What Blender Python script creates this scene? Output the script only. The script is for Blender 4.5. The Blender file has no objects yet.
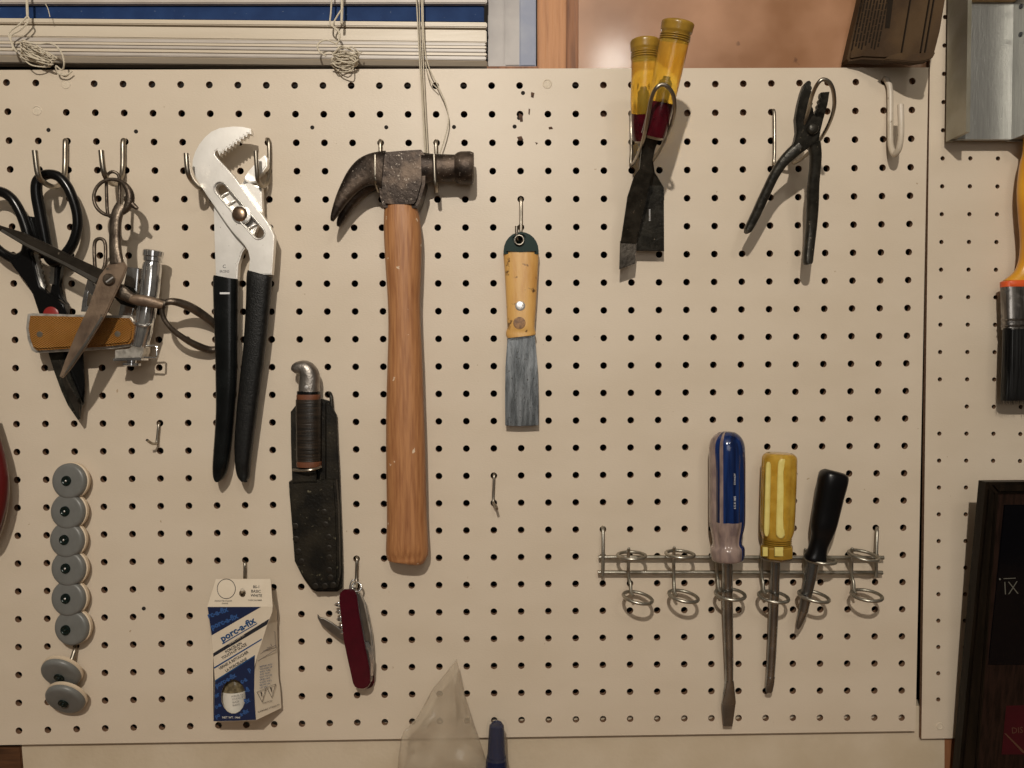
import bpy, bmesh, math, random
import numpy as np
from mathutils import Vector, Matrix, Euler
random.seed(7)
SC = bpy.context.scene
COL = SC.collection

# ------------------------------------------------------------------ camera
F = 770.0
CP = Vector((0.02957, -0.70343, 0.05591))
CR = Euler((1.53926, 0.00421, -0.01892), 'XYZ')
cam = bpy.data.cameras.new('camera')
cam.sensor_fit = 'HORIZONTAL'; cam.sensor_width = 36.0; cam.lens = F / 1024 * 36.0
cam.clip_start = 0.01
co = bpy.data.objects.new('camera', cam); COL.objects.link(co)
co.location = CP; co.rotation_euler = CR
SC.camera = co
RM = CR.to_matrix()

def W(px, py, h=0.0):
    """point h millimetres in front of the board face that is seen at photograph position px, py"""
    d = RM @ Vector(((px - 512) / F, (384 - py) / F, -1.0))
    t = (-h / 1000.0 - CP.y) / d.y
    return CP + d * t
def mpp(h):            # metres per pixel at that depth
    return (abs(CP.y) - h / 1000.0) / F

# ------------------------------------------------------------------ light
w = bpy.data.worlds.new('world'); SC.world = w; w.use_nodes = True
bg = w.node_tree.nodes['Background']
bg.inputs[0].default_value = (1.0, 0.93, 0.84, 1); bg.inputs[1].default_value = 0.05
def bulb(name, px, py, dist, power, size, color):
    l = bpy.data.lights.new(name, 'POINT'); l.energy = power; l.shadow_soft_size = size; l.color = color
    o = bpy.data.objects.new(name, l); COL.objects.link(o)
    p = W(px, py, 0); o.location = (p.x, -dist, p.z); return o
bulb('ceiling_bulb_left', 370, -400, 1.27, 53.0, 0.014, (1.0, 0.925, 0.82))
bulb('ceiling_bulb_right', 870, -600, 1.5, 6.5, 0.05, (1.0, 0.94, 0.84))
al = bpy.data.lights.new('soft_fill', 'AREA'); al.shape = 'DISK'; al.size = .45; al.energy = 1.15; al.color = (1.0, .97, .93)  # unseen frontal fill, added to even out the brightness of the board
ao = bpy.data.objects.new('soft_fill', al); COL.objects.link(ao)
ap = W(600, 200, 0); ao.location = (ap.x, -1.15, ap.z); ao.rotation_euler = (math.radians(90), 0, 0)
SC.view_settings.view_transform = 'Standard'; SC.view_settings.look = 'None'
SC.view_settings.gamma = 1.0; SC.view_settings.use_curve_mapping = False
SC.view_settings.exposure = 0.0

# ------------------------------------------------------------------ materials
def mat(name, c, rough=0.5, metal=0.0, c2=None, scale=60, mix=(0.4, 0.65), st=(1, 1, 1),
        spots=None, sscale=200, sthr=(0.68, 0.72), bump=0.0, bscale=300, bst=None, rvar=0.0,
        trans=0.0, ior=1.45, alpha=1.0, coat=0.0, detail=4, wave=None, spec=0.5):
    m = bpy.data.materials.new(name); m.use_nodes = True
    nt = m.node_tree; N = nt.nodes; L = nt.links; b = N['Principled BSDF']
    def node(t, **k):
        n = N.new(t)
        for a, v in k.items(): setattr(n, a, v)
        return n
    tc = node('ShaderNodeTexCoord')
    def noise(sc, stv, det=detail):
        mp = node('ShaderNodeMapping'); mp.inputs['Scale'].default_value = stv
        L.new(tc.outputs['Object'], mp.inputs[0])
        n = node('ShaderNodeTexNoise'); n.inputs['Scale'].default_value = sc; n.inputs['Detail'].default_value = det
        L.new(mp.outputs[0], n.inputs['Vector']); return n
    def ramp(src, lo, hi):
        r = node('ShaderNodeMapRange'); r.inputs[1].default_value = lo; r.inputs[2].default_value = hi
        L.new(src, r.inputs[0]); return r.outputs[0]
    def mixc(fac, a, c_):
        x = node('ShaderNodeMix', data_type='RGBA'); L.new(fac, x.inputs[0])
        for s, v in ((6, a), (7, c_)):
            if isinstance(v, tuple): x.inputs[s].default_value = (*v, 1)
            else: L.new(v, x.inputs[s])
        return x.outputs[2]
    b.inputs['Base Color'].default_value = (*c, 1)
    b.inputs['Roughness'].default_value = rough; b.inputs['Metallic'].default_value = metal
    b.inputs['Specular IOR Level'].default_value = spec
    b.inputs['IOR'].default_value = ior
    b.inputs['Transmission Weight'].default_value = trans; b.inputs['Alpha'].default_value = alpha
    b.inputs['Coat Weight'].default_value = coat; b.inputs['Coat Roughness'].default_value = 0.12
    cur = c
    if c2:
        n = noise(scale, st); f = ramp(n.outputs[0], *mix); cur = mixc(f, cur, c2)
        if rvar:
            r = node('ShaderNodeMapRange'); r.inputs[3].default_value = rough; r.inputs[4].default_value = rough + rvar
            L.new(f, r.inputs[0]); L.new(r.outputs[0], b.inputs['Roughness'])
    if spots:
        n = noise(sscale, (1, 1, 1), 3); f = ramp(n.outputs[0], *sthr); cur = mixc(f, cur, spots)
        if metal > 0:
            r = node('ShaderNodeMapRange'); r.inputs[3].default_value = metal; r.inputs[4].default_value = metal * .2
            L.new(f, r.inputs[0]); L.new(r.outputs[0], b.inputs['Metallic'])
    if not isinstance(cur, tuple): L.new(cur, b.inputs['Base Color'])
    if bump:
        if wave:
            # two crossed sets of grooves (checkering)
            outs = []
            for a in (1, -1):
                mp = node('ShaderNodeMapping'); mp.inputs['Rotation'].default_value = (0, a * math.radians(wave[1]), 0)
                L.new(tc.outputs['Object'], mp.inputs[0])
                wv = node('ShaderNodeTexWave'); wv.inputs['Scale'].default_value = wave[0]; wv.bands_direction = 'X'
                L.new(mp.outputs[0], wv.inputs[0]); outs.append(wv.outputs['Fac'])
            mm = node('ShaderNodeMath', operation='ADD'); L.new(outs[0], mm.inputs[0]); L.new(outs[1], mm.inputs[1])
            hsrc = mm.outputs[0]
        else:
            hsrc = noise(bscale, bst or st).outputs[0]
        bp = node('ShaderNodeBump'); bp.inputs['Strength'].default_value = bump; bp.inputs['Distance'].default_value = 0.001
        L.new(hsrc, bp.inputs['Height']); L.new(bp.outputs[0], b.inputs['Normal'])
    return m

M = {}
M['board'] = mat('cream_board_paint', (.60, .51, .40), .42, c2=(.57, .48, .37), scale=9, spots=(.40, .30, .20), sscale=150, sthr=(.765, .79), bump=.14, bscale=420, st=(1, 1, 2.2), spec=.45)
M['board_edge'] = mat('raw_hardboard', (.16, .085, .045), .85, c2=(.24, .14, .08), scale=300)
M['lower'] = mat('cream_wall_paint', (.57, .48, .36), .45, c2=(.50, .41, .29), scale=14, bump=.3, bscale=250)
M['plug'] = mat('filled_hole', (.60, .515, .40), .5, bump=.5, bscale=900)
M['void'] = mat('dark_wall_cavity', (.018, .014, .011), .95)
M['copper'] = mat('varnished_hardboard', (.25, .115, .05), .38, c2=(.40, .21, .115), scale=11, mix=(.38, .64), spots=(.10, .04, .02), sscale=60, sthr=(.69, .78), bump=.06, bscale=22, coat=.35, rvar=.1)
M['stud'] = mat('bare_pine', (.47, .215, .085), .55, c2=(.30, .12, .04), scale=22, mix=(.45, .8), st=(9, 9, .6), bump=.3, bscale=60, spots=(.12, .06, .03), sscale=70, sthr=(.76, .79))
M['stud2'] = mat('rough_brown_board', (.27, .115, .05), .6, c2=(.13, .05, .022), scale=22, mix=(.4, .7), st=(9, 9, .6), bump=.6, bscale=60)
M['jamb'] = mat('painted_window_jamb', (.42, .39, .37), .5, c2=(.24, .22, .215), scale=14, mix=(.45, .7), bump=.3, bscale=90, spots=(.08, .06, .05), sscale=70, sthr=(.70, .76))
M['jamb_blue'] = mat('blue_grey_jamb_film', (.22, .245, .33), .5, c2=(.29, .31, .37), scale=30)
M['slat'] = mat('cream_blind_slat', (.60, .52, .41), .38, c2=(.54, .46, .35), scale=18, bump=.1, bscale=150, st=(.3, 1, 3))
M['slat2'] = mat('greyish_blind_slat', (.50, .45, .40), .38, c2=(.43, .38, .33), scale=18)
M['slat_blue'] = mat('navy_blind_slat', (.010, .030, .10), .7, c2=(.014, .04, .125), scale=50, spots=(.2, .25, .33), sscale=330, sthr=(.72, .78), spec=.2)
M['cord'] = mat('cream_cotton_cord', (.60, .53, .41), .8, bump=.6, bscale=1500)
M['wire'] = mat('zinc_wire', (.36, .32, .26), .30, 1.0, c2=(.26, .23, .19), scale=120, rvar=.15)
M['rackwire'] = mat('dull_grey_wire', (.42, .39, .33), .32, .9, c2=(.26, .24, .19), scale=120, rvar=.2)
M['whitewire'] = mat('white_painted_wire', (.56, .49, .40), .4, c2=(.50, .43, .33), scale=60, spots=(.20, .15, .10), sscale=220, sthr=(.68, .72))
M['hammer'] = mat('dark_forged_steel', (.024, .017, .013), .44, .6, c2=(.12, .088, .066), scale=50, mix=(.46, .68), spots=(.34, .29, .24), sscale=640, sthr=(.65, .74), bump=.45, bscale=260, rvar=.1, spec=.3)
M['hickory'] = mat('worn_hickory', (.41, .19, .075), .48, c2=(.25, .098, .036), scale=55, mix=(.38, .72), st=(7, 7, .5), spots=(.62, .48, .34), sscale=150, sthr=(.70, .73), bump=.35, bscale=120)
M['chromeplate'] = mat('satin_plier_steel', (.76, .73, .68), .36, .7, c2=(.86, .83, .78), scale=40, spots=(.30, .27, .24), sscale=420, sthr=(.72, .79), bump=.04, bscale=500)
M['chromeworn'] = mat('worn_plier_steel', (.40, .38, .35), .36, .9, c2=(.58, .56, .52), scale=70, spots=(.14, .12, .10), sscale=300, sthr=(.66, .74), bump=.3, bscale=400)
M['bolt'] = mat('copper_tinted_bolt', (.38, .27, .19), .3, .95, c2=(.22, .15, .10), scale=200)
M['blackgrip'] = mat('black_vinyl', (.004, .0045, .0045), .24, c2=(.007, .008, .008), scale=60, bump=.12, bscale=250, spec=.28)
M['blackgrip2'] = mat('grained_black_vinyl', (.005, .005, .005), .42, c2=(.011, .011, .010), scale=400, bump=.5, bscale=900, spec=.28)
M['blackplastic'] = mat('black_shear_plastic', (.004, .004, .004), .22, spots=(.18, .16, .12), sscale=170, sthr=(.76, .79), spec=.35)
M['blackmetal'] = mat('blackened_steel', (.020, .018, .014), .36, .5, c2=(.042, .038, .03), scale=140, spots=(.26, .21, .15), sscale=400, sthr=(.69, .77), bump=.4, bscale=350, spec=.4)
M['darkblade'] = mat('dark_scissor_blade', (.10, .085, .068), .34, .9, c2=(.05, .042, .034), scale=60, spots=(.30, .25, .19), sscale=240, sthr=(.68, .76), bump=.25, bscale=300)
M['oldsteel'] = mat('tarnished_steel', (.15, .12, .092), .42, .85, c2=(.07, .053, .04), scale=80, spots=(.34, .28, .21), sscale=300, sthr=(.66, .76), bump=.4, bscale=350)
M['rustblade'] = mat('rusty_blade', (.22, .155, .105), .46, .5, c2=(.10, .066, .045), scale=45, mix=(.42, .66), spots=(.05, .038, .026), sscale=220, sthr=(.64, .76), bump=.25, bscale=350)
M['steel'] = mat('plain_steel', (.45, .43, .40), .28, 1.0, c2=(.33, .31, .28), scale=80)
M['chrome'] = mat('bright_chrome', (.80, .80, .79), .10, .93, c2=(.45, .45, .46), scale=60, bump=.12, bscale=90)
M['chromedull'] = mat('scuffed_chrome', (.62, .58, .52), .3, .6, c2=(.34, .31, .27), scale=150, bump=.3, bscale=400)
M['amber'] = mat('checkered_amber_grip', (.42, .19, .045), .34, c2=(.33, .14, .028), scale=50, bump=.9, wave=(230, 60))
M['red'] = mat('pivot_red', (.22, .018, .016), .35)
M['cellred'] = mat('dark_red_scale', (.055, .003, .008), .26, c2=(.045, .003, .007), scale=90, spec=.4)
M['leather'] = mat('black_leather', (.007, .006, .0045), .45, c2=(.022, .018, .012), scale=45, spots=(.13, .115, .075), sscale=240, sthr=(.66, .76), bump=.4, bscale=500, spec=.2)
M['leatherhandle'] = mat('stacked_leather', (.011, .009, .007), .36, c2=(.032, .022, .015), scale=60, st=(.4, .4, 10), bump=.45, bscale=120, bst=(.2, .2, 9), spots=(.16, .11, .06), sscale=260, sthr=(.74, .8), spec=.35)
M['pommel'] = mat('cast_aluminium', (.33, .30, .27), .38, .9, c2=(.20, .18, .16), scale=90, spots=(.10, .09, .08), sscale=260, sthr=(.66, .74), bump=.4, bscale=350)
M['redfibre'] = mat('red_brown_spacer', (.13, .045, .02), .45)
M['greyguard'] = mat('guard_metal', (.32, .29, .24), .35, .9)
M['rivet'] = mat('dull_rivet', (.022, .018, .013), .45, .5)
M['putty_wood'] = mat('varnished_yellow_wood', (.62, .36, .11), .38, c2=(.50, .25, .065), scale=30, mix=(.42, .72), st=(4, 4, .8), spots=(.10, .05, .02), sscale=130, sthr=(.62, .70), bump=.25, bscale=200, coat=.2)
M['putty_green'] = mat('dark_green_paint', (.004, .020, .015), .35, spots=(.10, .12, .09), sscale=260, sthr=(.70, .77), spec=.15)
M['putty_blade'] = mat('worn_steel_blade', (.14, .15, .155), .33, .9, c2=(.26, .275, .285), scale=60, mix=(.42, .66), st=(4, 1, .5), spots=(.05, .045, .04), sscale=300, sthr=(.62, .74), bump=.3, bscale=300, rvar=.1)
M['burn'] = mat('burn_mark', (.15, .075, .035), .5, c2=(.34, .18, .07), scale=300)
M['rivetbright'] = mat('bright_rivet', (.72, .70, .68), .35, .8, spots=(.2, .17, .14), sscale=600, sthr=(.6, .7))
M['amberclear'] = mat('amber_clear_plastic', (.93, .63, .10), .12, trans=.8, ior=1.35, c2=(.78, .45, .04), scale=70, bump=.2, bscale=90)
M['ambercap'] = mat('amber_ribbed_cap', (.29, .165, .022), .25, trans=.15, c2=(.38, .22, .03), scale=70)
M['redclear'] = mat('ruby_plastic', (.06, .003, .007), .14, c2=(.025, .002, .004), scale=90, spec=.5, coat=.3)
M['tang'] = mat('embedded_tang', (.10, .065, .025), .5, .5)
M['yellowclear'] = mat('yellow_acetate', (.80, .52, .08), .14, trans=.5, ior=1.35, c2=(.62, .36, .04), scale=80, coat=.3)
M['paleyellow'] = mat('pale_yellow_flute', (.66, .56, .19), .4, c2=(.60, .49, .14), scale=120, spots=(.15, .1, .03), sscale=200, sthr=(.76, .79))
M['clear'] = mat('smoky_pink_clear_plastic', (.38, .28, .24), .08, trans=.25, c2=(.20, .145, .14), scale=80, mix=(.40, .66), st=(2, 2, .7), coat=.6, bump=.3, bscale=60)
M['blueclear'] = mat('blue_translucent_plastic', (.007, .026, .115), .10, c2=(.003, .009, .04), scale=50, st=(5, 5, .3), coat=.3)
M['white_print'] = mat('white_print', (.65, .65, .65), .5)
M['pale_print'] = mat('faded_grey_print', (.42, .43, .46), .5)
M['shaft'] = mat('screwdriver_steel', (.36, .375, .385), .24, 1.0, c2=(.22, .225, .23), scale=40, rvar=.08, spots=(.10, .085, .07), sscale=260, sthr=(.72, .8))
M['blackgloss'] = mat('black_moulded_handle', (.003, .003, .0035), .30, spec=.35)
M['glidegrey'] = mat('grey_glide_plastic', (.155, .155, .145), .38, c2=(.135, .135, .125), scale=90)
M['glidecream'] = mat('cream_glide_base', (.62, .50, .36), .45)
M['glidescrew'] = mat('black_screw', (.006, .014, .012), .25, .3)
M['card'] = mat('cream_card', (.64, .55, .43), .55, c2=(.60, .51, .39), scale=40)
M['cardblue'] = mat('navy_print', (.008, .016, .055), .45)
M['bluepattern'] = mat('blue_print', (.030, .085, .24), .45)
M['brightblue'] = mat('stripe_blue_print', (.009, .060, .165), .45)
M['ink'] = mat('black_ink', (.015, .016, .022), .5)
M['greyink'] = mat('grey_ink', (.16, .14, .13), .5)
M['bottleglass'] = mat('dark_glaze_bottle', (.09, .07, .04), .15, c2=(.20, .16, .09), scale=250)
M['bottlelabel'] = mat('bottle_label', (.66, .62, .54), .45)
M['kraft'] = mat('brown_printed_wrapper', (.070, .040, .017), .62, c2=(.042, .023, .010), scale=35, mix=(.4, .65), bump=.5, bscale=120, spec=.15)
M['kraftink'] = mat('dark_wrapper_print', (.014, .009, .005), .65, spec=.1)
M['alu'] = mat('brushed_aluminium', (.36, .36, .34), .36, .75, c2=(.30, .30, .285), scale=40, st=(12, 12, .5), bump=.25, bscale=200, bst=(8, 8, .5), spots=(.55, .54, .5), sscale=300, sthr=(.74, .8))
M['alushade'] = mat('shaded_aluminium', (.33, .31, .25), .45, .7, c2=(.26, .24, .18), scale=30, bump=.2, bscale=300)  # darker copy of the channel metal, shade of the left wall in its colour
M['pine'] = mat('pale_wood_strip', (.60, .42, .20), .5, c2=(.5, .33, .14), scale=50, st=(1, 1, 8))
M['brushhandle'] = mat('yellow_lacquer', (.62, .30, .022), .3, c2=(.52, .22, .015), scale=30, coat=.3)
M['orange'] = mat('orange_red_collar', (.62, .09, .02), .35)
M['ferrule'] = mat('ferrule_steel', (.30, .28, .26), .28, .95, c2=(.10, .09, .085), scale=45, st=(6, 6, .6), spots=(.02, .02, .02), sscale=120, sthr=(.52, .66))
M['bristle'] = mat('black_bristle', (.008, .008, .008), .35)
M['frame'] = mat('black_stained_frame', (.006, .0045, .003), .4, c2=(.012, .008, .005), scale=30, st=(5, 5, .6), bump=.2, bscale=150, spec=.12)
M['walnut'] = mat('dark_walnut', (.020, .010, .007), .5, c2=(.009, .005, .0035), scale=60, st=(6, 6, .35), bump=.4, bscale=160, spec=.12)
M['dial'] = mat('black_glass', (.002, .002, .003), .12, spec=.25)
M['maroon'] = mat('maroon_card', (.045, .004, .007), .5, c2=(.036, .004, .006), scale=50, spec=.2)
M['goldprint'] = mat('gold_print', (.085, .038, .022), .4)
M['dialprint'] = mat('silver_print', (.11, .105, .085), .4)
M['redhandle'] = mat('dark_red_handle', (.085, .006, .006), .3)
M['sprayblue'] = mat('navy_spray_plastic', (.007, .012, .042), .22, spec=.35)
M['capclear'] = mat('clear_cap_plastic', (.5, .45, .38), .06, alpha=.045, spec=.6)
M['bag'] = mat('cloudy_polythene', (.56, .47, .35), .20, alpha=.42, c2=(.44, .36, .26), scale=25, bump=1.0, bscale=38, coat=.5)
M['block'] = mat('dark_wood_block', (.10, .045, .02), .6, c2=(.035, .017, .009), scale=30, st=(.6, 4, 6), bump=.3, bscale=100, spec=.25)
M['room'] = mat('warm_room_paint', (.20, .185, .165), .8)
M['roomfloor'] = mat('grey_concrete', (.10, .09, .085), .8, c2=(.07, .065, .06), scale=6)
M['bench'] = mat('workbench_wood', (.28, .17, .09), .6, c2=(.2, .11, .055), scale=14, st=(.5, 5, 5))

# ------------------------------------------------------------------ object helpers
WC = {}
def link(name, me, m, parent=None, loc=None):
    """mesh in world coordinates -> object whose origin sits at its own centre"""
    n = len(me.vertices); a = np.empty(n * 3, dtype=np.float32); me.vertices.foreach_get('co', a); a = a.reshape(-1, 3)
    c = Vector(loc) if loc is not None else Vector(((a.min(0) + a.max(0)) / 2).tolist())
    a = a - np.array(c, dtype=np.float32); me.vertices.foreach_set('co', a.ravel()); me.update()
    o = bpy.data.objects.new(name, me); COL.objects.link(o)
    if isinstance(m, (list, tuple)):
        for k in m: me.materials.append(M[k])
    else: me.materials.append(M[m])
    WC[o] = c
    if parent is not None:
        o.parent = parent; o.location = c - WC[parent]
    else: o.location = c
    return o
def obj(name, bm, m, parent=None, smooth=40, loc=None):
    bmesh.ops.recalc_face_normals(bm, faces=bm.faces)
    me = bpy.data.meshes.new(name); bm.to_mesh(me); bm.free()
    if smooth:
        me.polygons.foreach_set('use_smooth', [True] * len(me.polygons))
        me.set_sharp_from_angle(angle=math.radians(smooth))
    return link(name, me, m, parent, loc)
def thing(name, label, cat, p, group=None):
    o = bpy.data.objects.new(name, None); COL.objects.link(o)
    o.empty_display_size = .01; o.location = p; WC[o] = Vector(p)
    return tag(o, label, cat, group)
def tag(o, label, cat, group=None):
    o['label'] = label; o['category'] = cat
    if group: o['group'] = group
    return o
def struct(o): o['kind'] = 'structure'; return o

def hval(h, x, y): return h(x, y) if callable(h) else h
def cr(pts, n=6, closed=True):
    """Catmull-Rom through tuples of any length"""
    P = [np.array(p, float) for p in pts]; out = []; m = len(P)
    rng = range(m) if closed else range(m - 1)
    for i in rng:
        if closed: a, b, c, d = P[(i - 1) % m], P[i], P[(i + 1) % m], P[(i + 2) % m]
        else: a, b, c, d = P[max(i - 1, 0)], P[i], P[i + 1], P[min(i + 2, m - 1)]
        for k in range(n):
            t = k / n
            out.append(.5 * ((2 * b) + (-a + c) * t + (2 * a - 5 * b + 4 * c - d) * t * t + (-a + 3 * b - 3 * c + d) * t ** 3))
    if not closed: out.append(P[-1])
    return [tuple(float(v) for v in q) for q in out]

def plate(pts, h, t, bev=0.4, holes=(), bm=None, smooth=0):
    """solid plate: outline seen in the photograph, front face h mm from the board, t mm thick"""
    bm = bm or bmesh.new()
    loops = [cr(pts, smooth) if smooth else list(pts)] + [list(q) for q in holes]
    es = []; vs_all = []
    for lp in loops:
        vs = [bm.verts.new(W(x, y, hval(h, x, y))) for x, y in lp]
        es += [bm.edges.new((vs[i], vs[(i + 1) % len(vs)])) for i in range(len(vs))]; vs_all.append(vs)
    r = bmesh.ops.triangle_fill(bm, edges=es, use_beauty=True) if holes or len(loops[0]) > 5 else None
    if r: fs = [g for g in r['geom'] if isinstance(g, bmesh.types.BMFace)]
    else: fs = [bm.faces.new(vs_all[0])]
    ex = bmesh.ops.extrude_face_region(bm, geom=fs)
    nv = [g for g in ex['geom'] if isinstance(g, bmesh.types.BMVert)]
    bmesh.ops.translate(bm, verts=nv, vec=(0, t / 1000.0, 0))
    if bev:
        front = [e for vs in vs_all for i in range(len(vs)) for e in [bm.edges.get((vs[i], vs[(i + 1) % len(vs)]))] if e]
        bmesh.ops.bevel(bm, geom=front, offset=bev / 1000.0, segments=2, affect='EDGES', clamp_overlap=True)
    return bm

def rings(bm, loops, closed=False, cap=True):
    vl = [[bm.verts.new(p) for p in lp] for lp in loops]; n = len(vl[0])
    cnt = len(vl) if closed else len(vl) - 1
    for i in range(cnt):
        a, b = vl[i], vl[(i + 1) % len(vl)]
        for j in range(n): bm.faces.new((a[j], a[(j + 1) % n], b[(j + 1) % n], b[j]))
    if cap and not closed:
        bm.faces.new(vl[0]); bm.faces.new(list(reversed(vl[-1])))
    return bm

def loft(secs, n=20, e=2.0, sub=0, bm=None, prof=None, mats=None):
    """secs: (px, py, h mm, half width px, half depth mm); cross-sections square to the axis"""
    bm = bm or bmesh.new()
    if sub: secs = cr(secs, sub, closed=False)
    C = [W(s[0], s[1], s[2]) for s in secs]; L = []
    for i, s in enumerate(secs):
        t = (C[min(i + 1, len(C) - 1)] - C[max(i - 1, 0)]).normalized()
        u = t.cross(Vector((0, 1, 0))).normalized(); v = u.cross(t).normalized()
        hw = s[3] * mpp(s[2]); hd = s[4] / 1000.0; lp = []
        for j in range(n):
            a = 2 * math.pi * j / n; ca, sa = math.cos(a), math.sin(a)
            k = prof(a, i / (len(secs) - 1)) if prof else 1.0
            x = math.copysign(abs(ca) ** (2 / e), ca) * hw * k; y = math.copysign(abs(sa) ** (2 / e), sa) * hd * k
            lp.append(C[i] + u * x + v * y)
        L.append(lp)
    return rings(bm, L)

def sweep(P, r, closed=False, n=8, bm=None, flat=1.0):
    """tube along world points P; r metres (number or list)"""
    bm = bm or bmesh.new(); m = len(P); L = []; nrm = None
    for i in range(m):
        if closed: t = (P[(i + 1) % m] - P[(i - 1) % m]).normalized()
        else: t = (P[min(i + 1, m - 1)] - P[max(i - 1, 0)]).normalized()
        if nrm is None:
            nrm = t.cross(Vector((0.13, 1, 0.07))).normalized()
        nrm = (nrm - t * nrm.dot(t)).normalized(); b = t.cross(nrm)
        rr = r[i] if isinstance(r, (list, tuple)) else r
        L.append([P[i] + nrm * (math.cos(2 * math.pi * k / n) * rr) + b * (math.sin(2 * math.pi * k / n) * rr * flat) for k in range(n)])
    return rings(bm, L, closed)
def tube(pts, r, closed=False, sub=5, n=8, bm=None, flat=1.0):
    """pts (px, py, h mm) or (px, py, h, r mm)"""
    if len(pts[0]) == 3: pts = [(*p, r) for p in pts]
    q = cr(pts, sub, closed) if sub else pts
    return sweep([W(*p[:3]) for p in q], [p[3] / 1000 for p in q], closed, n, bm, flat)
def lathe(A, axis, prof, n=24, bm=None):
    """prof: (distance along axis, radius) in mm"""
    bm = bm or bmesh.new(); axis = axis.normalized()
    u = axis.cross(Vector((0.3, 0.2, 1))).normalized(); v = axis.cross(u)
    return rings(bm, [[A + axis * (d / 1000) + (u * math.cos(2 * math.pi * k / n) + v * math.sin(2 * math.pi * k / n)) * (r / 1000) for k in range(n)] for d, r in prof])
FRONT = Vector((0, -1, 0))
def knob(px, py, h, r, t, name, m, parent, dome=.6, n=20):
    """low round head standing t mm proud, its base h mm from the board"""
    return obj(name, lathe(W(px, py, h), FRONT, [(0, r), (t * .5, r), (t * .8, r * .85), (t, r * dome)], n), m, parent)
def boxw(x0, x1, y0, y1, z0, z1, bm=None, bev=0):
    bm = bm or bmesh.new()
    r = bmesh.ops.create_cube(bm, size=1)
    for v in r['verts']: v.co = Vector(((x0 + x1) / 2 + v.co.x * (x1 - x0), (y0 + y1) / 2 + v.co.y * (y1 - y0), (z0 + z1) / 2 + v.co.z * (z1 - z0)))
    if bev: bmesh.ops.bevel(bm, geom=bm.edges[:], offset=bev, segments=2, affect='EDGES')
    return bm
def text(s, px, py, h, size, ang, m, parent, name='lettering', xs=1.0, bold=0.0, align='LEFT', shear=0.0):
    """flat lettering laid on a surface: size = cap height in px, ang = degrees anticlockwise"""
    c = bpy.data.curves.new('t', 'FONT'); c.body = s; c.size = 1.0; c.offset = bold; c.resolution_u = 2; c.align_x = align; c.shear = shear
    o = bpy.data.objects.new('t', c); COL.objects.link(o)
    me = bpy.data.meshes.new_from_object(o.evaluated_get(bpy.context.evaluated_depsgraph_get()))
    bpy.data.objects.remove(o); bpy.data.curves.remove(c); me.materials.clear(); me.name = name
    k = size / .70; ca, sa = math.cos(math.radians(ang)), math.sin(math.radians(ang))
    for v in me.vertices:
        x, y = v.co.x * k * xs, v.co.y * k
        qx, qy = px + x * ca - y * sa, py - (x * sa + y * ca)
        v.co = W(qx, qy, hval(h, qx, qy) + .12)
    return link(name, me, m, parent)

# ------------------------------------------------------------------ pegboards
MX = [-0.40714, 0.01382, -0.02574, 0.00879, 0.82956, -0.00731, 0.01802, -0.04587, -0.01051, 0.03253]
MZ = [0.30496, -0.59144, 0.01959, -0.015, -0.01017, 0.01727, 0.00724, 0.0129, -0.02634, 0.00058]
SX = [0.43902, -0.00404, 0.00654, 0.07781, -0.00244, -0.00035]
SZ = [0.36641, -0.66598, 0.01067, 0.00054, -0.00128, -0.00063]
def pv(co_, u, v, deg):
    s = 0; k = 0
    for i in range(deg + 1):
        for j in range(deg + 1 - i): s += co_[k] * u ** i * v ** j; k += 1
    return s
def main_at(c, r):
    return Vector((pv(MX, c / 32, r / 23, 3), 0, pv(MZ, c / 32, r / 23, 3)))
def side_at(c, r):
    return Vector((pv(SX, c / 3, r / 26, 2), 0, pv(SZ, c / 3, r / 26, 2)))
def pegboard(at, cols, rows, rad, skip, clampf, yf, thick, n=16):
    """one real sheet: every hole cut right through, hole walls in raw hardboard"""
    bm = bmesh.new(); grid = {}
    def gv(c, r, y):
        k = (round(c * 2), round(r * 2), y)
        if k not in grid: p = clampf(c, r, at(c, r)); grid[k] = bm.verts.new((p.x, yf + y, p.z))
        return grid[k]
    for c in cols:
        for r in rows:
            ctr = at(c, r)
            # eight rim points of the cell, clockwise from right
            rim = [(c + dx, r + dy) for dx, dy in ((.5, 0), (.5, -.5), (0, -.5), (-.5, -.5), (-.5, 0), (-.5, .5), (0, .5), (.5, .5))]
            out = [gv(a, b, 0) for a, b in rim]
            if (c, r) in skip: bm.faces.new(out); continue
            hl = []; hb = []
            for k in range(n):
                a = 2 * math.pi * k / n
                p = Vector((ctr.x + math.cos(a) * rad, yf, ctr.z + math.sin(a) * rad)); hl.append(bm.verts.new(p)); hb.append(bm.verts.new(p + Vector((0, thick, 0))))
            q = n // 8
            for k in range(8):
                seg = [hl[(k * q + i) % n] for i in range(q + 1)]
                bm.faces.new([out[k], out[(k + 1) % 8]] + list(reversed(seg)))
            for k in range(n):
                f = bm.faces.new((hl[k], hl[(k + 1) % n], hb[(k + 1) % n], hb[k])); f.material_index = 1
    # sheet edge
    be = [e for e in bm.edges if len(e.link_faces) == 1 and all(abs(v.co.y - yf) < 1e-6 for v in e.verts)]
    ex = bmesh.ops.extrude_edge_only(bm, edges=be)
    bmesh.ops.translate(bm, verts=[g for g in ex['geom'] if isinstance(g, bmesh.types.BMVert)], vec=(0, thick, 0))
    for g in ex['geom']:
        if isinstance(g, bmesh.types.BMFace): g.material_index = 1
    return bm
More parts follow.
